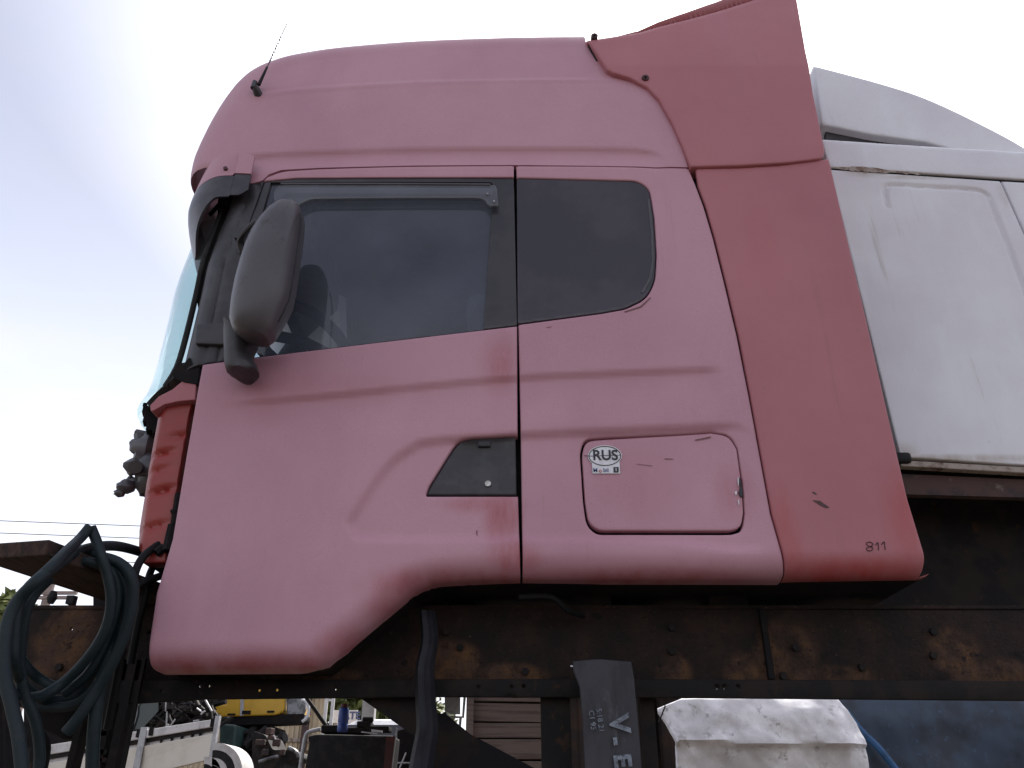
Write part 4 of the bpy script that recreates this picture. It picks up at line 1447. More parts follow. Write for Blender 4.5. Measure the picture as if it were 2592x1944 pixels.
# rear side wall, front door, roof side
wl_ = W2(1945 * K, 985 * K, YW)[0]
pz = lambda px, py: W2(px * K, py * K, YW)
side_w = [(wl_, pz(1945, 987)[1]), (pz(2400, 1016)[0], pz(2400, 1016)[1]), (pz(2335, 800)), pz(2250, 590), pz(2161, 391), (wl_, pz(1800, 366)[1])]
panel('side_wall', side_w, M['white_paint'], wc, surf=SW, xz=True, edge=.006, depth=.03, grid=.0095)
door_w = [pz(2404, 1016), pz(2700, 1036), pz(2700, 424), pz(2165, 391), pz(2254, 590), pz(2339, 800)]
panel('door', door_w, M['white_paint'], wc, surf=SW, xz=True, edge=.006, depth=.03, grid=.03)
roof_w = [(wl_, pz(1800, 360)[1]), pz(2700, 418), pz(2700, 350), pz(2212, 322), pz(1990, 308), (wl_, pz(1782, 293)[1])]
panel('roof_side', roof_w, M['white_paint'], wc, surf=SW, xz=True, edge=.008, depth=.03, grid=.02, rolls=[([(wl_, pz(1782, 291)[1]), pz(1990, 306), pz(2212, 320), pz(2700, 348)], .04)])
# gutter rust
g0 = onskin(1800 * K, 364 * K, .01, SW)
mb = MB()
z_g = [pz(x, y) for x, y in ((1800, 363), (1990, 376), (2212, 390), (2700, 422))]
mb.prism([(a, b + .006) for a, b in z_g] + [(a, b - .012) for a, b in z_g[::-1]], YW + .012, YW + .05)
mb.build('gutter', M['under'], wc)
rr = random.Random(4)
top_, bot_ = [], []
for k in range(26):
    x = 1803 + k * 7.4
    yl = 363 + (x - 1803) * .0655
    amp = math.sin(math.pi * min(1, max(0, (x - 1803) / 125.0))) if x < 1928 else .15
    top_.append((x * K, (yl - 1.2 - 5.5 * amp * rr.uniform(.5, 1.1)) * K, YW))
    bot_.append((x * K, (yl + 1.5 + 5.0 * amp * rr.uniform(.3, 1.2) + (2.5 if rr.random() < .18 else 0)) * K, YW))
panel('gutter_rust', top_ + bot_[::-1], M['rust_trim'], wc, surf=SW, off=-.003, edge=0, depth=0, grid=.01)
# shell
zb, ztp = pz(1945, 985)[1], pz(1800, 300)[1]
mb = MB()
mb.box((wl_ + .02, YW + 1.25, (zb + ztp) / 2), (.04, 2.36, ztp - zb))
mb.build('rear_wall', M['white_paint'], wc)
mb = MB()
mb.box((wl_ + 1.1, YW + 1.25, ztp - .05), (2.2, 2.3, .04))
mb.build('roof', M['white_paint'], wc)
mb = MB()
mb.box((wl_ + 1.1, YW + 1.23, zb + .06), (2.2, 2.3, .05))
mb.build('cab_floor', M['under'], wc)
mb = MB()
mb.box((wl_ + 1.1, YW + 2.45, (zb + ztp) / 2), (2.2, .04, ztp - zb))
mb.build('far_side', M['white_paint'], wc)
# rusty sill
mb = MB()
zs = [pz(1945, 992), pz(2212, 1007), pz(2700, 1036)]
mb.prism([(a, b) for a, b in zs] + [(a, b - .028) for a, b in zs[::-1]], YW + .008, YW + .05)
mb.build('sill', M['rust_trim'], wc, bevel=.004)
mb = MB()
z2_ = [pz(1945, 1012), pz(2212, 1024), pz(2700, 1050)]
mb.prism([(a, b) for a, b in z2_] + [(a, b - .075 - .01 * i) for i, (a, b) in enumerate(z2_[::-1])], YW + .06, YW + .10)
M['rust_dark'] = mat('rust_dark', (.075, .04, .035), (.04, .028, .028), (.15, .12, .10), scale=8, rough=.85, bump=.4, bscale=50)
mb.build('sill_skirt', M['rust_dark'], wc)
pgr = P(1960 * K, 985 * K, YW - .02)
mb = MB()
mb.box(pgr + Vector((-.02, .03, .0)), (.09, .05, .05))
mb.build('rubber_buffer', M['rubber'], wc, bevel=.015)
# deflector
YD = YW + .22
dfl = [W2(a, b, YD) for a, b in spline2(D([(1757, 141), (1830, 160), (1920, 185), (2000, 212), (2100, 258), (2212, 318), (2330, 400)]), 5) + D([(2000, 306), (1880, 289), (1776, 268), (1768, 215)])]
panel('roof_deflector', dfl, M['white_paint'], wc, surf=flat(YD), xz=True, edge=.01, depth=1.9, grid=.03)
mb = MB()
mb.prism([W2(a, b, YD) for a, b in D([(1790, 268), (2000, 303), (2300, 360), (2300, 330), (1790, 300)])], YD + .05, YD + .08)
mb.build('deflector_seal', M['interior'], wc)
# dark chassis under the white cab
mb = MB()
xm0, xm1 = wl_ - .35, wl_ + 2.2
mb.box(((xm0 + xm1) / 2, 4.5, 2.53), (xm1 - xm0, 1.8, .70))
mb.build('subframe', M['under'], wc, bevel=.012)
for x, y in ((P(1650, 1944, 5.1).x, 5.1), (P(2680, 1944, 5.7).x, 5.7)):
    mb = MB()
    mb.box((x, y, 1.1), (.1, .1, 2.2))
    mb.build('stand_leg', M['steel_dark'], wc)
mb = MB()
mb.box(((xm0 + xm1) / 2, 5.0, 2.28), (xm1 - xm0, 1.6, .08))
mb.build('stand_deck', M['under'], wc)

# ================================================================== BACKGROUND YARD
# dark container behind the posts
M['brown_steel'] = mat('brown_steel', (.030, .022, .020), (.045, .028, .022), (.02, .016, .016), scale=3, rough=.8, spec=.2)
YK = 10.5
ct = thing('container', 'dark brown corrugated container seen in the gaps beside the grey mud flap', 'container', (P(1540, 1900, YK).x, YK, 0))
ka, kb = P(1330, 1850, YK).x, P(1745, 1850, YK).x
prof = []
nk = 9
for k in range(nk):
    u = ka + (kb - ka) * k / nk
    q = (kb - ka) / nk
    prof += [(u, 0), (u + q * .35, 0), (u + q * .5, .04), (u + q * .85, .04)]
prof.append((kb, 0))
mb = MB()
mb.loft([[(x, YK + y, .15) for x, y in prof], [(x, YK + y, 2.75) for x, y in prof]], closed=False, cap=False)
mb.build('corrugated_wall', M['brown_steel'], ct)
mb = MB()
mb.box(((ka + kb) / 2, YK + 1.2, 2.82), (kb - ka + .1, 2.5, .14))
mb.build('container_roof', M['brown_steel'], ct)
for x in (ka, kb):
    mb = MB()
    mb.box((x, YK, 1.42), (.12, .12, 2.66))
    mb.build('container_post', M['brown_steel'], ct)
mb = MB()
mb.box(((ka + kb) / 2, YK + 1.2, 1.4), (kb - ka - .1, 2.2, 2.6))
mb.build('container_body', M['brown_steel'], ct)
# white fibreglass panel, right
M['old_white'] = mat('old_white', (.80, .80, .83), (.60, .59, .61), (.33, .32, .32), scale=4, lo=.36, hi=.62, scale3=11, lo3=.56, hi3=.72, rough=.7, bump=.25, bscale=30)
YT = 7.4
fw_px = round_poly([(1664, 1792), (1735, 1762), (2138, 1762), (2185, 1822, 10), (2205, 1880, 20), (2216, 1960, 10), (2216, 2060), (1735, 2060), (1716, 1950, 10), (1712, 1880, 14), (1690, 1830, 8)])
cr = np.array([W2(a, b, YT) for a, b in spline2([(1700, 1886), (1740, 1876), (1900, 1882), (2060, 1880), (2210, 1886)], 4)])
crx, crz = cr[:, 0], cr[:, 1]
def STp(q):
    dz = q[:, 1] - np.interp(q[:, 0], crx, crz)
    y = np.full(len(q), YT) + .50 * np.clip(dz, 0, 9) - .05 * smooth01(-.02, .0, dz) + .12 * np.clip(-dz, 0, 9)
    xr_ = W2(2140, 1850, YT)[0]
    y = y + .6 * np.clip(q[:, 0] - xr_, 0, 9)
    y = y + .05 * fnoise(q, 1.6, 3.0, 2.0) + .02 * fnoise(q, 6, 5, 5.0)
    return y
fwp = panel('fibreglass_fairing', [(a, b, YT) for a, b in fw_px], M['old_white'], None, surf=STp, edge=.012, depth=.04, grid=.03)
tag(fwp, 'dirty white fibreglass fairing with a chipped crease, standing under the rail at right', 'fairing')
mb = MB()
mb.bar(P(1684, 1786, YT - .3), P(1660, 1850, YT - .3), .01, .01)
tag(mb.build('wire', M['cable']), 'short dark wire leaning on the upper left tip of the white fairing', 'wire')
# dark blue truck body behind it
M['blue_dark'] = mat('blue_dark', (.034, .055, .090), (.022, .030, .046), (.045, .085, .15), scale=2, rough=.65, bump=.2, bscale=14)
YBt = 8.6
bt = thing('covered_load', 'dark blue tarpaulin covered load at lower right behind the white fairing', 'covered load', (5.0, YBt, 0))
def STb(q):
    return YBt + .25 * np.clip(q[:, 1] - 2.3, 0, 9) + .10 * fnoise(q, 1.2, .7, 3.0) + .03 * fnoise(q, 4, 3, 8.0)
xa, xb_ = W2(1990, 1800, YBt)[0], 8.5
panel('tarpaulin', [(xa, .1), (xb_, .1), (xb_, 3.3), (xa, 3.3)], M['blue_dark'], bt, surf=STb, xz=True, edge=.02, depth=2.2, grid=.07)
mb = MB()
mb.tube(spline([P(2140, 1800, YBt - .12), P(2180, 1850, YBt - .12), P(2230, 1900, YBt - .1), P(2300, 1990, YBt - .08)], 6), .035, 8)
M['blue_strap'] = mat('blue_strap', (.03, .10, .24), (.02, .07, .16), scale=9, rough=.6)
mb.build('strap', M['blue_strap'], bt, smooth=True)

# weathered plank wall seen through the rack
YP = 6.0
pw = thing('plank_crate', 'grey weathered plank crate seen between the dark posts under the cab', 'crate', (P(1280, 1900, YP).x, YP, 0))
px0, px1 = P(1196, 1850, YP).x, P(1420, 1850, YP).x
rows_y = [1700, 1777, 1828, 1870, 1925, 1985, 2040]
for i in range(len(rows_y) - 1):
    za, zb2 = P(1296, rows_y[i], YP).z, P(1296, rows_y[i + 1], YP).z
    mb = MB()
    dy = random.uniform(-.012, .012)
    tl = random.uniform(-.012, .012)
    mb.hexa([(px0, YP + dy, zb2 + .008), (px1, YP + dy, zb2 + .008 + tl), (px1, YP + .04, zb2 + .008 + tl), (px0, YP + .04, zb2 + .008)],
            [(px0, YP + dy, za - .004), (px1, YP + dy, za - .004 + tl), (px1, YP + .04, za - .004 + tl), (px0, YP + .04, za - .004)])
    mb.build('plank', M['grey_wood'], pw, bevel=.003)
mb = MB()
mb.box((px0 - .02, YP, 1.25), (.05, .06, 2.5))
mb.box(((px0 + px1) / 2, YP + .3, .75), (px1 - px0, .5, 1.5))
mb.build('crate_frame', M['grey_wood'], pw)
mb = MB()
mb.box(((px0 + px1) / 2, YP + .07, 1.6), (px1 - px0, .03, 3.1))
mb.build('crate_back', M['under'], pw)
# small grey bent-tube frame next to the crate
mb = MB()
YG = 5.0
mb.tube([P(1140, 1815, YG), P(1172, 1815, YG), P(1176, 1765, YG), P(1176, 1740, YG)], .008, 7)
mb.tube([P(1166, 1815, YG), P(1164, 1838, YG)], .008, 7)
mb.prism([W2(a, b, YG + .05) for a, b in ((1125, 1760), (1165, 1760), (1165, 1808), (1140, 1808), (1126, 1796))], YG + .05, YG + .06)
tag(mb.build('bent_bracket', M['galv']), 'small light grey sheet with bent rod just left of the plank crate', 'bracket')

# dropside body of a light truck, left
YS = 7.2
M['beige_paint'] = mat('beige_paint', (.66, .61, .53), (.60, .55, .47), (.36, .30, .24), scale=3, scale3=20, lo3=.66, hi3=.76, rough=.55, bump=.1, bscale=60)
M['worn_white'] = mat('worn_white', (.60, .58, .57), (.48, .46, .45), (.2, .17, .15), scale=7, scale3=24, lo3=.60, hi3=.72, rough=.65, bump=.1, bscale=60)
ds = thing('dropside_body', 'cream dropside truck body with worn white top board, lower left behind the posts', 'truck body', (P(330, 1900, YS).x, YS, 0))
def quad_slab(name, px4, Y4, th, m, parent, bevel=0):
    """px4: TL, TR, BR, BL pixels; Y4 distance at left and right"""
    tl, tr, br, bl = [P(a, b, Y) for (a, b), Y in zip(px4, (Y4[0], Y4[1], Y4[1], Y4[0]))]
    mb = MB()
    bk = Vector((0, th, 0))
    mb.hexa([bl, br, br + bk, bl + bk], [tl, tr, tr + bk, tl + bk])
    return mb.build(name, m, parent, bevel=bevel)
YA, YBr = 7.6, 6.6
quad_slab('top_board', [(100, 1889), (549, 1819), (548, 1838), (100, 1914)], (YA, YBr), .05, M['worn_white'], ds, .006)
quad_slab('recess_board', [(100, 1912), (547, 1836), (546, 1858), (100, 1938)], (YA + .06, YBr + .06), .04, M['worn_white'], ds)
quad_slab('side_board', [(100, 1936), (546, 1855), (541, 1920), (100, 2026)], (YA, YBr), .05, M['beige_paint'], ds, .006)
quad_slab('shadow_strip', [(100, 1914), (547, 1838), (547, 1848), (100, 1926)], (YA + .03, YBr + .03), .03, M['steel_dark'], ds)  # dark strip stands in for the shadow line under the top board
for px, wd in ((366, 12), (551, 7)):
    yq = np.interp(px, [100, 549], [YA, YBr]) - .02
    t_, b_ = P(px + 2, np.interp(px, [100, 549], [1883, 1812]), yq), P(px - 12, 1975, yq)
    mb = MB()
    mb.bar(t_, (t_.x, t_.y, .9), wd * .0042, .05)
    mb.build('corner_post', M['galv'], ds)
for px in (352, 384, 540):
    yq = np.interp(px, [100, 549], [YA, YBr]) - .03
    p = P(px, np.interp(px, [100, 549], [1893, 1828]), yq)
    mb = MB()
    mb.box(p, (.035, .03, .06))
    mb.build('latch', M['steel_dark'], ds)
for k, px in enumerate((410, 437, 462, 488, 508)):
    yq = np.interp(px, [100, 549], [YA, YBr]) + .03
    p = P(px, np.interp(px, [100, 549], [1928, 1850]) - 4, yq)
    mb = MB()
    mb.box(p, (.014, .03, .09))
    mb.build('rope_hook', M['steel_dark'], ds)
mb = MB()
mb.box((P(300, 1900, 7.3).x, 7.6, 1.05), (1.7, .5, .3))
mb.box((P(300, 1900, 7.3).x, 8.0, .5), (1.2, .4, 1.0))
mb.build('underframe', M['under'], ds)

# scrap heap in the dropside
YH = 7.6
M['scrap'] = mat('scrap', (.016, .015, .015), (.04, .032, .03), (.10, .085, .08), scale=9, rough=.7, spec=.2)
hp_ = thing('scrap_heap', 'dark tangled heap of scrap metal piled above the cream dropside body', 'scrap heap', (P(440, 1800, YH).x, YH, 1.6))
rr = random.Random(11)
mb = MB()
for k in range(240):
    px, py = rr.uniform(335, 540), rr.uniform(1768, 1865)
    if py > 1880 - (px - 335) * .15: continue
    c = P(px, py, YH + rr.uniform(0, .5))
    d = Vector((rr.uniform(-1, 1), rr.uniform(-.6, .6), rr.uniform(-1, 1))).normalized() * rr.uniform(.06, .22)
    if k % 6 == 0:
        mb.box(c, (rr.uniform(.04, .14), rr.uniform(.05, .1), rr.uniform(.02, .07)), rr.uniform(0, 3), None)
    else:
        mb.tube([c - d, c + d * .2 + Vector((0, 0, rr.uniform(-.03, .03))), c + d], rr.uniform(.006, .022), 6)
o = mb.build('scrap_pieces', M['scrap'], hp_)
o['kind'] = 'stuff'
mb = MB()
for k in range(12):
    px, py = rr.uniform(380, 540), rr.uniform(1772, 1850)
    c = P(px, py, YH - .1)
    d = Vector((rr.uniform(-1, 1), 0, rr.uniform(-1, 1))).normalized() * rr.uniform(.02, .07)
    mb.tube([c - d, c + d], rr.uniform(.004, .009), 5)
o = mb.build('bright_scrap', M['galv'], hp_)
o['kind'] = 'stuff'
mb = MB()
mb.prism([W2(a, b, YH + .6) for a, b in ((60, 1760), (300, 1690), (512, 1700), (512, 1850), (60, 1915))], YH + .6, YH + .8)
mb.build('heap_core', M['under'], hp_)
mb = MB()
mb.tube(spline([P(358, 1772, YH - .3), P(346, 1785, YH - .3), P(343, 1810, YH - .3), P(332, 1846, YH - .3)], 5), .014, 8)
mb.build('screen_frame', M['galv'], hp_, smooth=True)
mb = MB()
mb.prism([W2(a, b, YH - .28) for a, b in ((352, 1782), (400, 1770), (400, 1800), (360, 1845), (336, 1846))], YH - .28, YH - .27)
M['scrap_glass'] = mat('scrap_glass', (.02, .03, .03), rough=.1)
mb.build('old_windscreen', M['scrap_glass'], hp_)

# yellow machine body on a dark base
YY = 9.0
M['yellow'] = mat('yellow', (.62, .36, .025), (.55, .31, .02), (.35, .20, .03), scale=4, scale3=20, lo3=.64, hi3=.76, rough=.45)
ym = thing('compressor', 'yellow machine housing with grey strap and dark vents above the cream dropside', 'machine', (P(620, 1800, YY).x, YY, 0))
bx = lambda a, b: W2(a, b, YY)
mb = MB()
mb.prism([bx(a, b) for a, b in round_poly([(522, 1786, 6), (572, 1783), (574, 1700), (722, 1700), (720, 1800, 10), (700, 1810, 10), (522, 1816, 4)])], YY, YY + 1.2)
mb.build('housing', M['yellow'], ym, bevel=.015)
mb = MB()
mb.prism([bx(a, b) for a, b in ((611, 1700), (619, 1700), (617, 1811), (608, 1812))], YY - .008, YY)
mb.build('strap', M['galv'], ym)
for q in ((614, 1799, 634, 1808), (677, 1799, 694, 1804), (577, 1806, 596, 1811), (540, 1806, 556, 1811)):
    mb = MB()
    a, b = P(q[0], q[1], YY), P(q[2], q[3], YY)
    mb.box(((a.x + b.x) / 2, YY - .005, (a.z + b.z) / 2), (b.x - a.x, .012, a.z - b.z))
    mb.build('vent', M['steel_dark'], ym)
mb = MB()
mb.box(P(548, 1776, YY + .2), (.22, .2, .06))
mb.build('lid', M['under'], ym)
mb = MB()
mb.prism([bx(a, b) for a, b in round_poly([(520, 1815), (715, 1808), (770, 1806, 6), (768, 1828, 12), (690, 1832), (520, 1838)])], YY + .02, YY + .3)
mb.build('base_frame', M['under'], ym)
M['shiny'] = mat('shiny', (.22, .22, .23), (.06, .06, .065), (.6, .6, .6), scale=9, rough=.4, metal=.4)
mb = MB()
mb.prism([bx(a, b) for a, b in round_poly([(722, 1700), (774, 1700), (772, 1795, 10), (762, 1812, 8), (724, 1808)])], YY + .02, YY + .10)
mb.build('radiator_end', M['shiny'], ym, bevel=.01)
mb = MB()
mb.tube([P(760, 1800, YY - .02) + Vector((.09 * math.cos(k * .4), 0, .11 * math.sin(k * .4))) for k in range(-3, 5)], .016, 8)
mb.build('hoop', M['sticker_white'], ym, smooth=True)
mb = MB()
mb.prism([bx(a, b) for a, b in ((545, 1832), (668, 1830), (668, 1880), (690, 1944), (690, 2300), (560, 2300))], YY + .15, YY + .9)
mb.build('engine_stand', M['under'], ym)
mb = MB()
for k in range(26):
    c = P(rr.uniform(600, 700), rr.uniform(1850, 1944), YY + rr.uniform(-.15, .1))
    d = Vector((rr.uniform(-1, 1), rr.uniform(-.4, .4), rr.uniform(-1, 1))).normalized() * rr.uniform(.05, .2)
    mb.tube([c - d, c + d], rr.uniform(.02, .06), 7)
o = mb.build('engine_parts', M['scrap'], ym)
o['kind'] = 'stuff'
# green tinted side tank
mb = MB()
mb.prism([W2(a, b, 8.6) for a, b in round_poly([(556, 1832), (596, 1834, 5), (592, 1900), (588, 1990), (550, 1990)])], 8.6, 9.2)
M['green_dark'] = mat('green_dark', (.035, .075, .07), (.025, .05, .05), scale=6, rough=.5)
tag(mb.build('tank', M['green_dark'], None, bevel=.02), 'dark green tank standing right of the cream dropside post', 'tank')
# dark engine with silver and blue-grey housing
YE = 8.0
en = thing('engine', 'dirty dark engine with bright metal fittings below the yellow machine', 'engine', (P(680, 1900, YE).x, YE, 0))
mb = MB()
mb.prism([W2(a, b, YE) for a, b in round_poly([(640, 1850, 8), (672, 1860, 8), (690, 1898, 8), (745, 1898, 10), (756, 1918, 8), (720, 1930), (700, 2300), (620, 2300)])], YE, YE + .6)
mb.build('block', M['scrap'], en, bevel=.03)
mb = MB()
mb.tube(spline([P(730, 1893, YE - .05), P(742, 1898, YE - .06), P(752, 1906, YE - .06), P(756, 1915, YE - .05)], 4), .018, 8)
mb.tube(spline([P(692, 1862, YE - .05), P(697, 1872, YE - .06), P(706, 1880, YE - .06), P(704, 1890, YE - .05)], 4), .012, 8)
mb.tube([P(655, 1928, YE - .1), P(680, 1920, YE - .1), P(705, 1914, YE - .1)], .015, 8)
mb.build('fitting', M['shiny'], en, smooth=True)
mb = MB()
for a, b in ((684, 1852), (690, 1868), (700, 1880), (660, 1880), (670, 1905), (715, 1905)):
    mb.box(P(a, b, YE - .04), (rr.uniform(.04, .1), .08, rr.uniform(.03, .08)), rr.uniform(-.5, .5))
mb.build('cover', M['rust_dark'], en, bevel=.008)
# striped white mudguards
YMG = 6.3
for lab, x0, x1, y0 in (('outer curved white mudguard with dark stripe beside the cream dropside', 555, 612, 1892), ('inner curved white mudguard at the foot of the cream dropside post', 535, 558, 1922)):
    g = thing('mudguard', lab, 'mudguard', P(x0, 2100, YMG), 'curved mudguards')
    for nm, k0, m_ in (('outer_band', 0, M['worn_white']), ('middle_band', .052, M['rubber']), ('inner_band', .104, M['worn_white']), ('inner_lining', .156, M['rubber'])):
        mb = MB()
        cxw = P(x0 - 20, 1960, YMG)
        r = (P(x1, 1960, YMG) - cxw).length - k0
        rows = []
        for k in range(14):
            an = R(-20 + k * 9)
            q = cxw + Vector((r * math.cos(an), 0, r * math.sin(an) * .95))
            q2 = cxw + Vector(((r - .050) * math.cos(an), 0, (r - .050) * math.sin(an) * .95))
            rows.append([q, q + Vector((0, .3, 0)), q2 + Vector((0, .3, 0)), q2])
        mb.loft(rows)
        mb.build(nm, m_, g, smooth=True)

# beige profiled sheet fence
YFn = 13.0
M['fence'] = mat('fence', (.50, .41, .28), (.42, .34, .23), (.26, .17, .10), scale=2, scale3=7, lo3=.60, hi3=.74, rough=.6, stretch=(1, 1, .35))
fn = thing('sheet_fence', 'beige profiled metal sheet fence behind the yellow machine', 'fence', (P(740, 1900, YFn).x, YFn, 0))
xs0, xs1 = -6.4, P(822, 1850, YFn).x
ztf = 4.0
n = 8
wsh = (xs1 - xs0) / n
for i in range(n):
    mb = MB()
    a = xs0 + i * wsh
    prof = []
    for k in range(6):
        u = a + k * wsh / 6
        s_ = wsh / 6
        prof += [(u, 0), (u + s_ * .4, 0), (u + s_ * .5, -.02), (u + s_ * .9, -.02)]
    prof.append((a + wsh, 0))
    mb.loft([[(x, YFn + y, .1) for x, y in prof], [(x, YFn + y, ztf) for x, y in prof]], closed=False, cap=False)
    mb.build('fence_sheet', M['fence'], fn)
for z in (1.9, 2.42, 3.05, 3.6):
    mb = MB()
    mb.box(((xs0 + xs1) / 2, YFn - .04, z), (xs1 - xs0, .03, .05))
    mb.build('fence_rail', M['rust_trim'], fn)
mb = MB()
mb.box((P(775, 1850, YFn).x, YFn - .08, 2), (.09, .09, 4.1))
mb.build('fence_post', M['rust_dark'], fn)
# white ladder-like gate edge right of the fence
YGt = 12.5
g = thing('ladder', 'pale narrow metal ladder standing at the right end of the beige fence', 'ladder', (P(832, 1850, YGt).x, YGt, 0))
for a in (821, 838):
    p = P(a, 1828, YGt)
    mb = MB()
    mb.box((p.x, YGt, 1.9), (.045, .04, 3.8))
    mb.build('ladder_rail', M['worn_white'], g)
for k in range(8):
    a, b = P(821, 1828, YGt), P(838, 1828, YGt)
    mb = MB()
    mb.box(((a.x + b.x) / 2, YGt, .4 + k * .42), (b.x - a.x, .03, .03))
    mb.build('ladder_rung', M['worn_white'], g)

# framed dark red board with tube frame
YQ = 5.2
fr = thing('bunk_panel', 'black padded panel with dark red edge in a tube frame under the cab', 'panel', (P(890, 1900, YQ).x, YQ, 0))
mb = MB()
mb.prism([W2(a, b, YQ) for a, b in round_poly([(778, 1864, 0), (800, 1858, 10), (1000, 1862, 10), (990, 1960), (984, 2100), (760, 2100), (772, 1940), (782, 1880)])], YQ, YQ + .25)
mb.build('pad', M['rubber'], fr, bevel=.012)
mb = MB()
mb.prism([W2(a, b, YQ) for a, b in ((978, 1866), (1000, 1863), (990, 1960), (984, 2060), (962, 2060), (970, 1960))], YQ - .006, YQ + .02)
M['maroon'] = mat('maroon', (.10, .018, .016), (.06, .012, .012), scale=7, rough=.6)
mb.build('red_edge', M['maroon'], fr)
mb = MB()
mb.tube(spline([P(812, 1846, YQ), P(800, 1848, YQ), P(782, 1853, YQ), P(774, 1862, YQ), P(768, 1890, YQ), P(760, 1944, YQ), P(750, 2020, YQ)], 5), .012, 8)
mb.tube([P(1005, 1842, YQ), P(998, 1890, YQ), P(986, 1990, YQ)], .005, 6)
mb.build('tube_frame', M['galv'], fr, smooth=True)
mb = MB()
mb.tube([P(774, 1764, YQ + .1), P(800, 1800, YQ + .1), P(826, 1838, YQ + .1)], .012, 8)
mb.build('stay', M['steel_dark'], fr)
mb = MB()
for a, b, c, d_ in ((815, 1836, 870, 1856), (868, 1842, 930, 1858), (920, 1838, 985, 1852), (905, 1826, 938, 1842)):
    p, q = P(a, b, YQ + .1), P(c, d_, YQ + .1)
    mb.box(((p.x + q.x) / 2, YQ + .15, (p.z + q.z) / 2), (q.x - p.x, .15, p.z - q.z))
mb.tube([P(918, 1822, YQ + .1), P(945, 1822, YQ + .1)], .02, 8)
mb.build('clutter', M['under'], fr, bevel=.008)
mb = MB()
mb.bar(P(940, 1849, YQ - .02), P(968, 1852, YQ - .02), .012, .01)
mb.bar(P(915, 1853, YQ - .02), P(955, 1857, YQ - .02), .006, .01)
mb.build('bright_strip', M['sticker_white'], fr)
# dark steel rack beside it with two pale rods
YKr = 6.2
kr = thing('steel_stand', 'dark steel stand with thin pale rods right of the black padded panel', 'stand', (P(1065, 1900, YKr).x, YKr, 0))
mb = MB()
mb.prism([W2(a, b, YKr) for a, b in ((1006, 1850), (1060, 1835), (1130, 1800), (1130, 2200), (1000, 2200))], YKr, YKr + .3)
mb.build('stand_body', M['under'], kr)
for q0, q1 in (((1000, 1931), (1038, 1931)), ((1092, 1931), (1108, 1931)), ((1012, 1944), (1028, 1905))):
    mb = MB()
    mb.tube([P(*q0, YKr - .03), P(*q1, YKr - .03)], .006, 6)
    mb.build('rod', M['galv'], kr)
# blue canister
YC_ = 5.0
cn = thing('gas_canister', 'blue gas canister with red cap standing on the black panel', 'canister', P(866, 1852, YC_))
def lathe(name, prof, base, m, parent, seg=20):
    mb = MB()
    mb.loft([[base + Vector((r * math.cos(2 * math.pi * k / seg), r * math.sin(2 * math.pi * k / seg), z)) for k in range(seg)] for r, z in prof])
    return mb.build(name, m, parent, smooth=True)
M['blue'] = mat('blue', (.03, .07, .30), (.025, .05, .22), (.2, .22, .3), scale=14, scale3=40, lo3=.66, hi3=.74, rough=.4)
bs = P(866, 1853, YC_)
hh = P(866, 1790, YC_).z - bs.z
lathe('bottle', [(.026, 0), (.030, .006), (.030, hh * .3), (.028, hh * .32), (.028, hh * .36), (.030, hh * .4), (.030, hh * .85), (.025, hh * .95), (.012, hh * 1.0)], bs, M['blue'], cn)
lathe('cap', [(.021, 0), (.022, .012), (.018, .02)], bs + Vector((0, 0, hh * .985)), M['maroon'], cn)
# sign board with dark letters
YSg = 15.0
sg = thing('sign_board', 'white sign board with dark letters in front of the green bushes', 'sign', (P(890, 1812, YSg).x, YSg, 0))
a, b = P(844, 1798, YSg), P(903, 1830, YSg)
mb = MB()
mb.box(((a.x + b.x) / 2, YSg, (a.z + b.z) / 2), (b.x - a.x, .05, a.z - b.z))
mb.build('board', M['sticker_white'], sg)
mb = MB()
for x in (a.x + .05, b.x - .05):
    mb.box((x, YSg + .06, a.z / 2), (.06, .06, a.z))
mb.build('sign_leg', M['galv'], sg)
put_text('sign_letters', 'ATE', .17, P(890, 1812, YSg - .035), (1, 0, 0), (0, 0, 1), M['ink_blue'], sg, bold=.006)
# grey concrete post and white car roof
YCr = 11.0
mb = MB()
p = P(925, 1790, YCr)
mb.box((p.x, YCr + .3, 1.4), (.16, .16, 2.8))
mb.box((p.x + .16, YCr + .5, 1.1), (.25, .12, 2.2 + .15))
M['concrete'] = mat('concrete', (.34, .33, .32), (.26, .25, .24), scale=6, rough=.9, bump=.3, bscale=30)
tag(mb.build('concrete_pillar', M['concrete']), 'short grey concrete pillar between the sign board and the white car roof', 'pillar')
car = thing('parked_car', 'white car whose roof shows behind the black panel', 'car', (P(945, 1830, YCr).x, YCr, 0))
mb = MB()
cx = P(945, 1830, YCr).x
zr = P(945, 1814, YCr).z
mb.loft([[(cx + sx * 1.0, YCr + sy * .75 + .8, .5) for sx, sy in ((-1.6, -1), (1.8, -1), (1.8, 1), (-1.6, 1))],
         [(cx + sx * 1.0, YCr + sy * .75 + .8, 1.0) for sx, sy in ((-1.6, -1), (1.8, -1), (1.8, 1), (-1.6, 1))]])
mb.build('body', M['sticker_white'], car, bevel=.08)
mb = MB()
rows = []
for zf, s0, s1, w_ in ((zr - .50, -1.0, 1.25, .72), (zr - .08, -.38, .62, .62), (zr - .02, -.25, .5, .56), (zr, -.1, .35, .45)):
    rows.append([(cx + s0, YCr + .8 - w_, zf), (cx + s1, YCr + .8 - w_, zf), (cx + s1, YCr + .8 + w_, zf), (cx + s0, YCr + .8 + w_, zf)])
mb.loft(rows[1:])
mb.build('roof', M['sticker_white'], car)
mb = MB()
mb.loft([[(q[0], q[1] + (.01 if q[1] < YCr + .8 else -.01), q[2]) for q in rows[0]], [(q[0], q[1], q[2] - .001) for q in rows[1]]])
mb.build('window', M['dark_glass'], car)
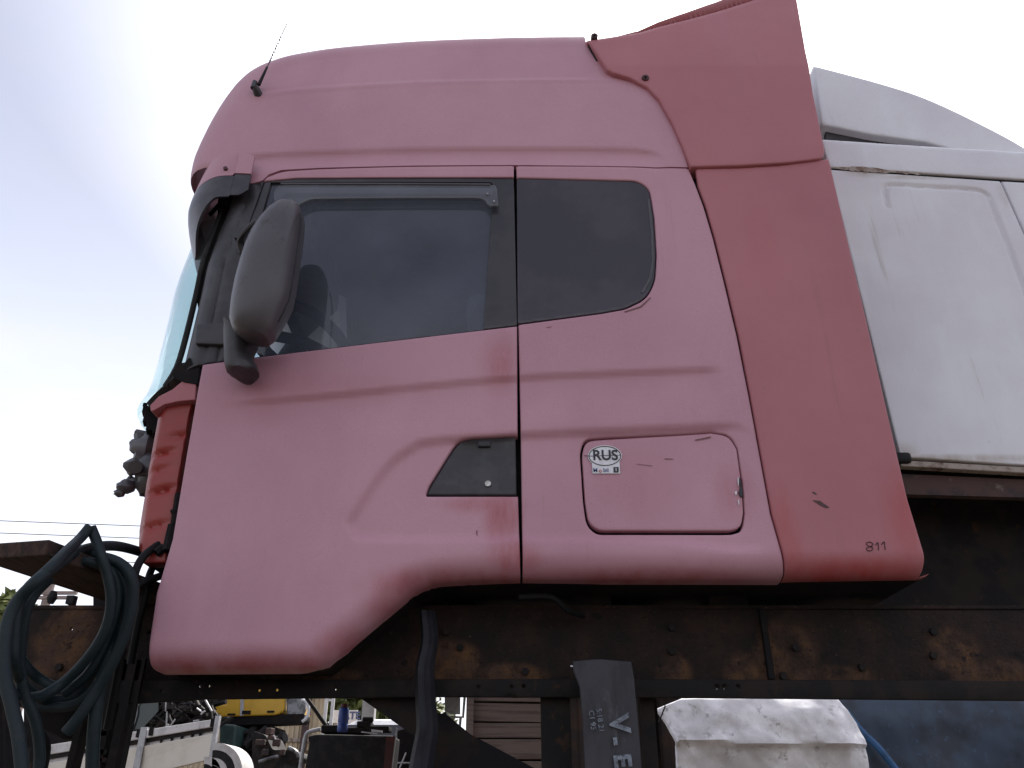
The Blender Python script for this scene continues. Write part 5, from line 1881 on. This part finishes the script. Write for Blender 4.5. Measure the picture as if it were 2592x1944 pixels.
for sx in (-1.0, 1.2):
    for sy in (.05, 1.55):
        mb = MB()
        mb.tube([(cx + sx, YCr + sy - .08, .32), (cx + sx, YCr + sy + .08, .32)], .32, 18)
        mb.build('wheel', M['rubber'], car)

# bushes behind
def bush(c, rx, rz, n, label, m):
    rr = random.Random(int(c[0] * 100))
    mb = MB()
    for _ in range(n):
        th, ph = rr.uniform(0, 6.28), math.acos(rr.uniform(-1, 1))
        q = rr.uniform(.45, 1.0) ** .6
        p = Vector((c[0] + rx * q * math.sin(ph) * math.cos(th), c[1] + rx * .6 * q * math.sin(ph) * math.sin(th), c[2] + rz * q * math.cos(ph)))
        s_ = rr.uniform(.07, .20)
        u = Vector((rr.uniform(-1, 1), rr.uniform(-1, 1), rr.uniform(-1, 1))).normalized()
        v = u.orthogonal().normalized()
        mb.add([p - u * s_, p + v * s_ * .5, p + u * s_, p - v * s_ * .5], [(0, 1, 2, 3)])
    t_ = thing('bush', label, 'bush', (c[0], c[1], 0))
    mb.build('foliage', m, t_)
    mb = MB()
    for k in range(5):
        mb.tube([(c[0] + rr.uniform(-.2, .2), c[1], 0), (c[0] + rr.uniform(-.6, .6) * rx, c[1] + rr.uniform(-.3, .3), c[2])], [.05, .02], 6)
    mb.build('stem', M['wood_board'], t_)
M['leaf'] = mat('leaf', (.13, .15, .04), (.08, .10, .025), (.18, .19, .06), scale=2, scale3=5, rough=.7)
bush((P(870, 1790, 20).x, 20, 2.8), 1.7, 2.4, 9000, 'yellow green bush behind the white sign board', M['leaf'])
bush((P(1000, 1790, 22).x, 22, 2.4), 1.8, 2.2, 3600, 'darker bush behind the white car roof', M['leaf'])
# pale building far left, shrub, utility pole and wires
M['plaster'] = mat('plaster', (.60, .58, .55), (.52, .50, .47), scale=1.5, rough=.9)
YB_ = 16.0
bl = thing('house', 'pale plastered building at the left edge beyond the board', 'building', (P(-60, 1500, YB_).x, YB_, 0))
a = P(2, 1480, YB_ + 3.3)
mb = MB()
mb.box((a.x - 2.0, YB_ + 1.5, 2.9), (4.0, 3.0, 5.8))
mb.build('wall', M['plaster'], bl)
mb = MB()
mb.box((a.x + .07, YB_ + 2.9, 2.8), (.12, .12, 5.6))
mb.build('downpipe', M['galv'], bl)
mb = MB()
mb.box((a.x - 2.1, YB_ + 1.5, 5.86), (4.2, 3.2, .12))
mb.build('roof', M['concrete'], bl)
bush((P(20, 1520, 14).x, 14, P(20, 1518, 14).z - .45), .55, .6, 700, 'small dark bush by the pale building at far left', M['leaf'])
YPo = 24.0
pole = thing('utility_pole', 'utility pole with crossarm showing between board and rail at left', 'utility pole', (P(131, 1510, YPo).x, YPo, 0))
pt = P(131, 1470, YPo)
mb = MB()
mb.tube([(pt.x, YPo, 0), (pt.x, YPo, pt.z)], [.17, .12], 12)
mb.build('shaft', M['grey_wood'], pole)
mb = MB()
for py in (1503, 1515):
    q = P(131, py, YPo)
    mb.box((q.x, YPo - .1, q.z), (1.6, .1, .09))
mb.build('crossarm', M['grey_wood'], pole)
YWi = 26.0
for (xa_, ya_), (xb2, yb2), lab in (((-60, 1316), (900, 1352), 'highest thin power line crossing the sky at left'), ((-60, 1347), (900, 1383), 'second power line from the top at left'), ((-60, 1376), (900, 1410), 'third power line from the top at left'), ((-60, 1407), (900, 1447), 'lowest power line just above the hoses')):
    p, q = P(xa_, ya_, YWi), P(xb2, yb2, YWi)
    d = q - p
    p2, q2 = p - d * 1.2, q + d * 1.2
    pts = [p2.lerp(q2, k / 24) - Vector((0, 0, .0)) for k in range(25)]
    mb = MB()
    mb.tube(pts, .014, 5)
    tag(mb.build('power_line', M['cable'], None), lab, 'power line', 'power lines in the left sky')
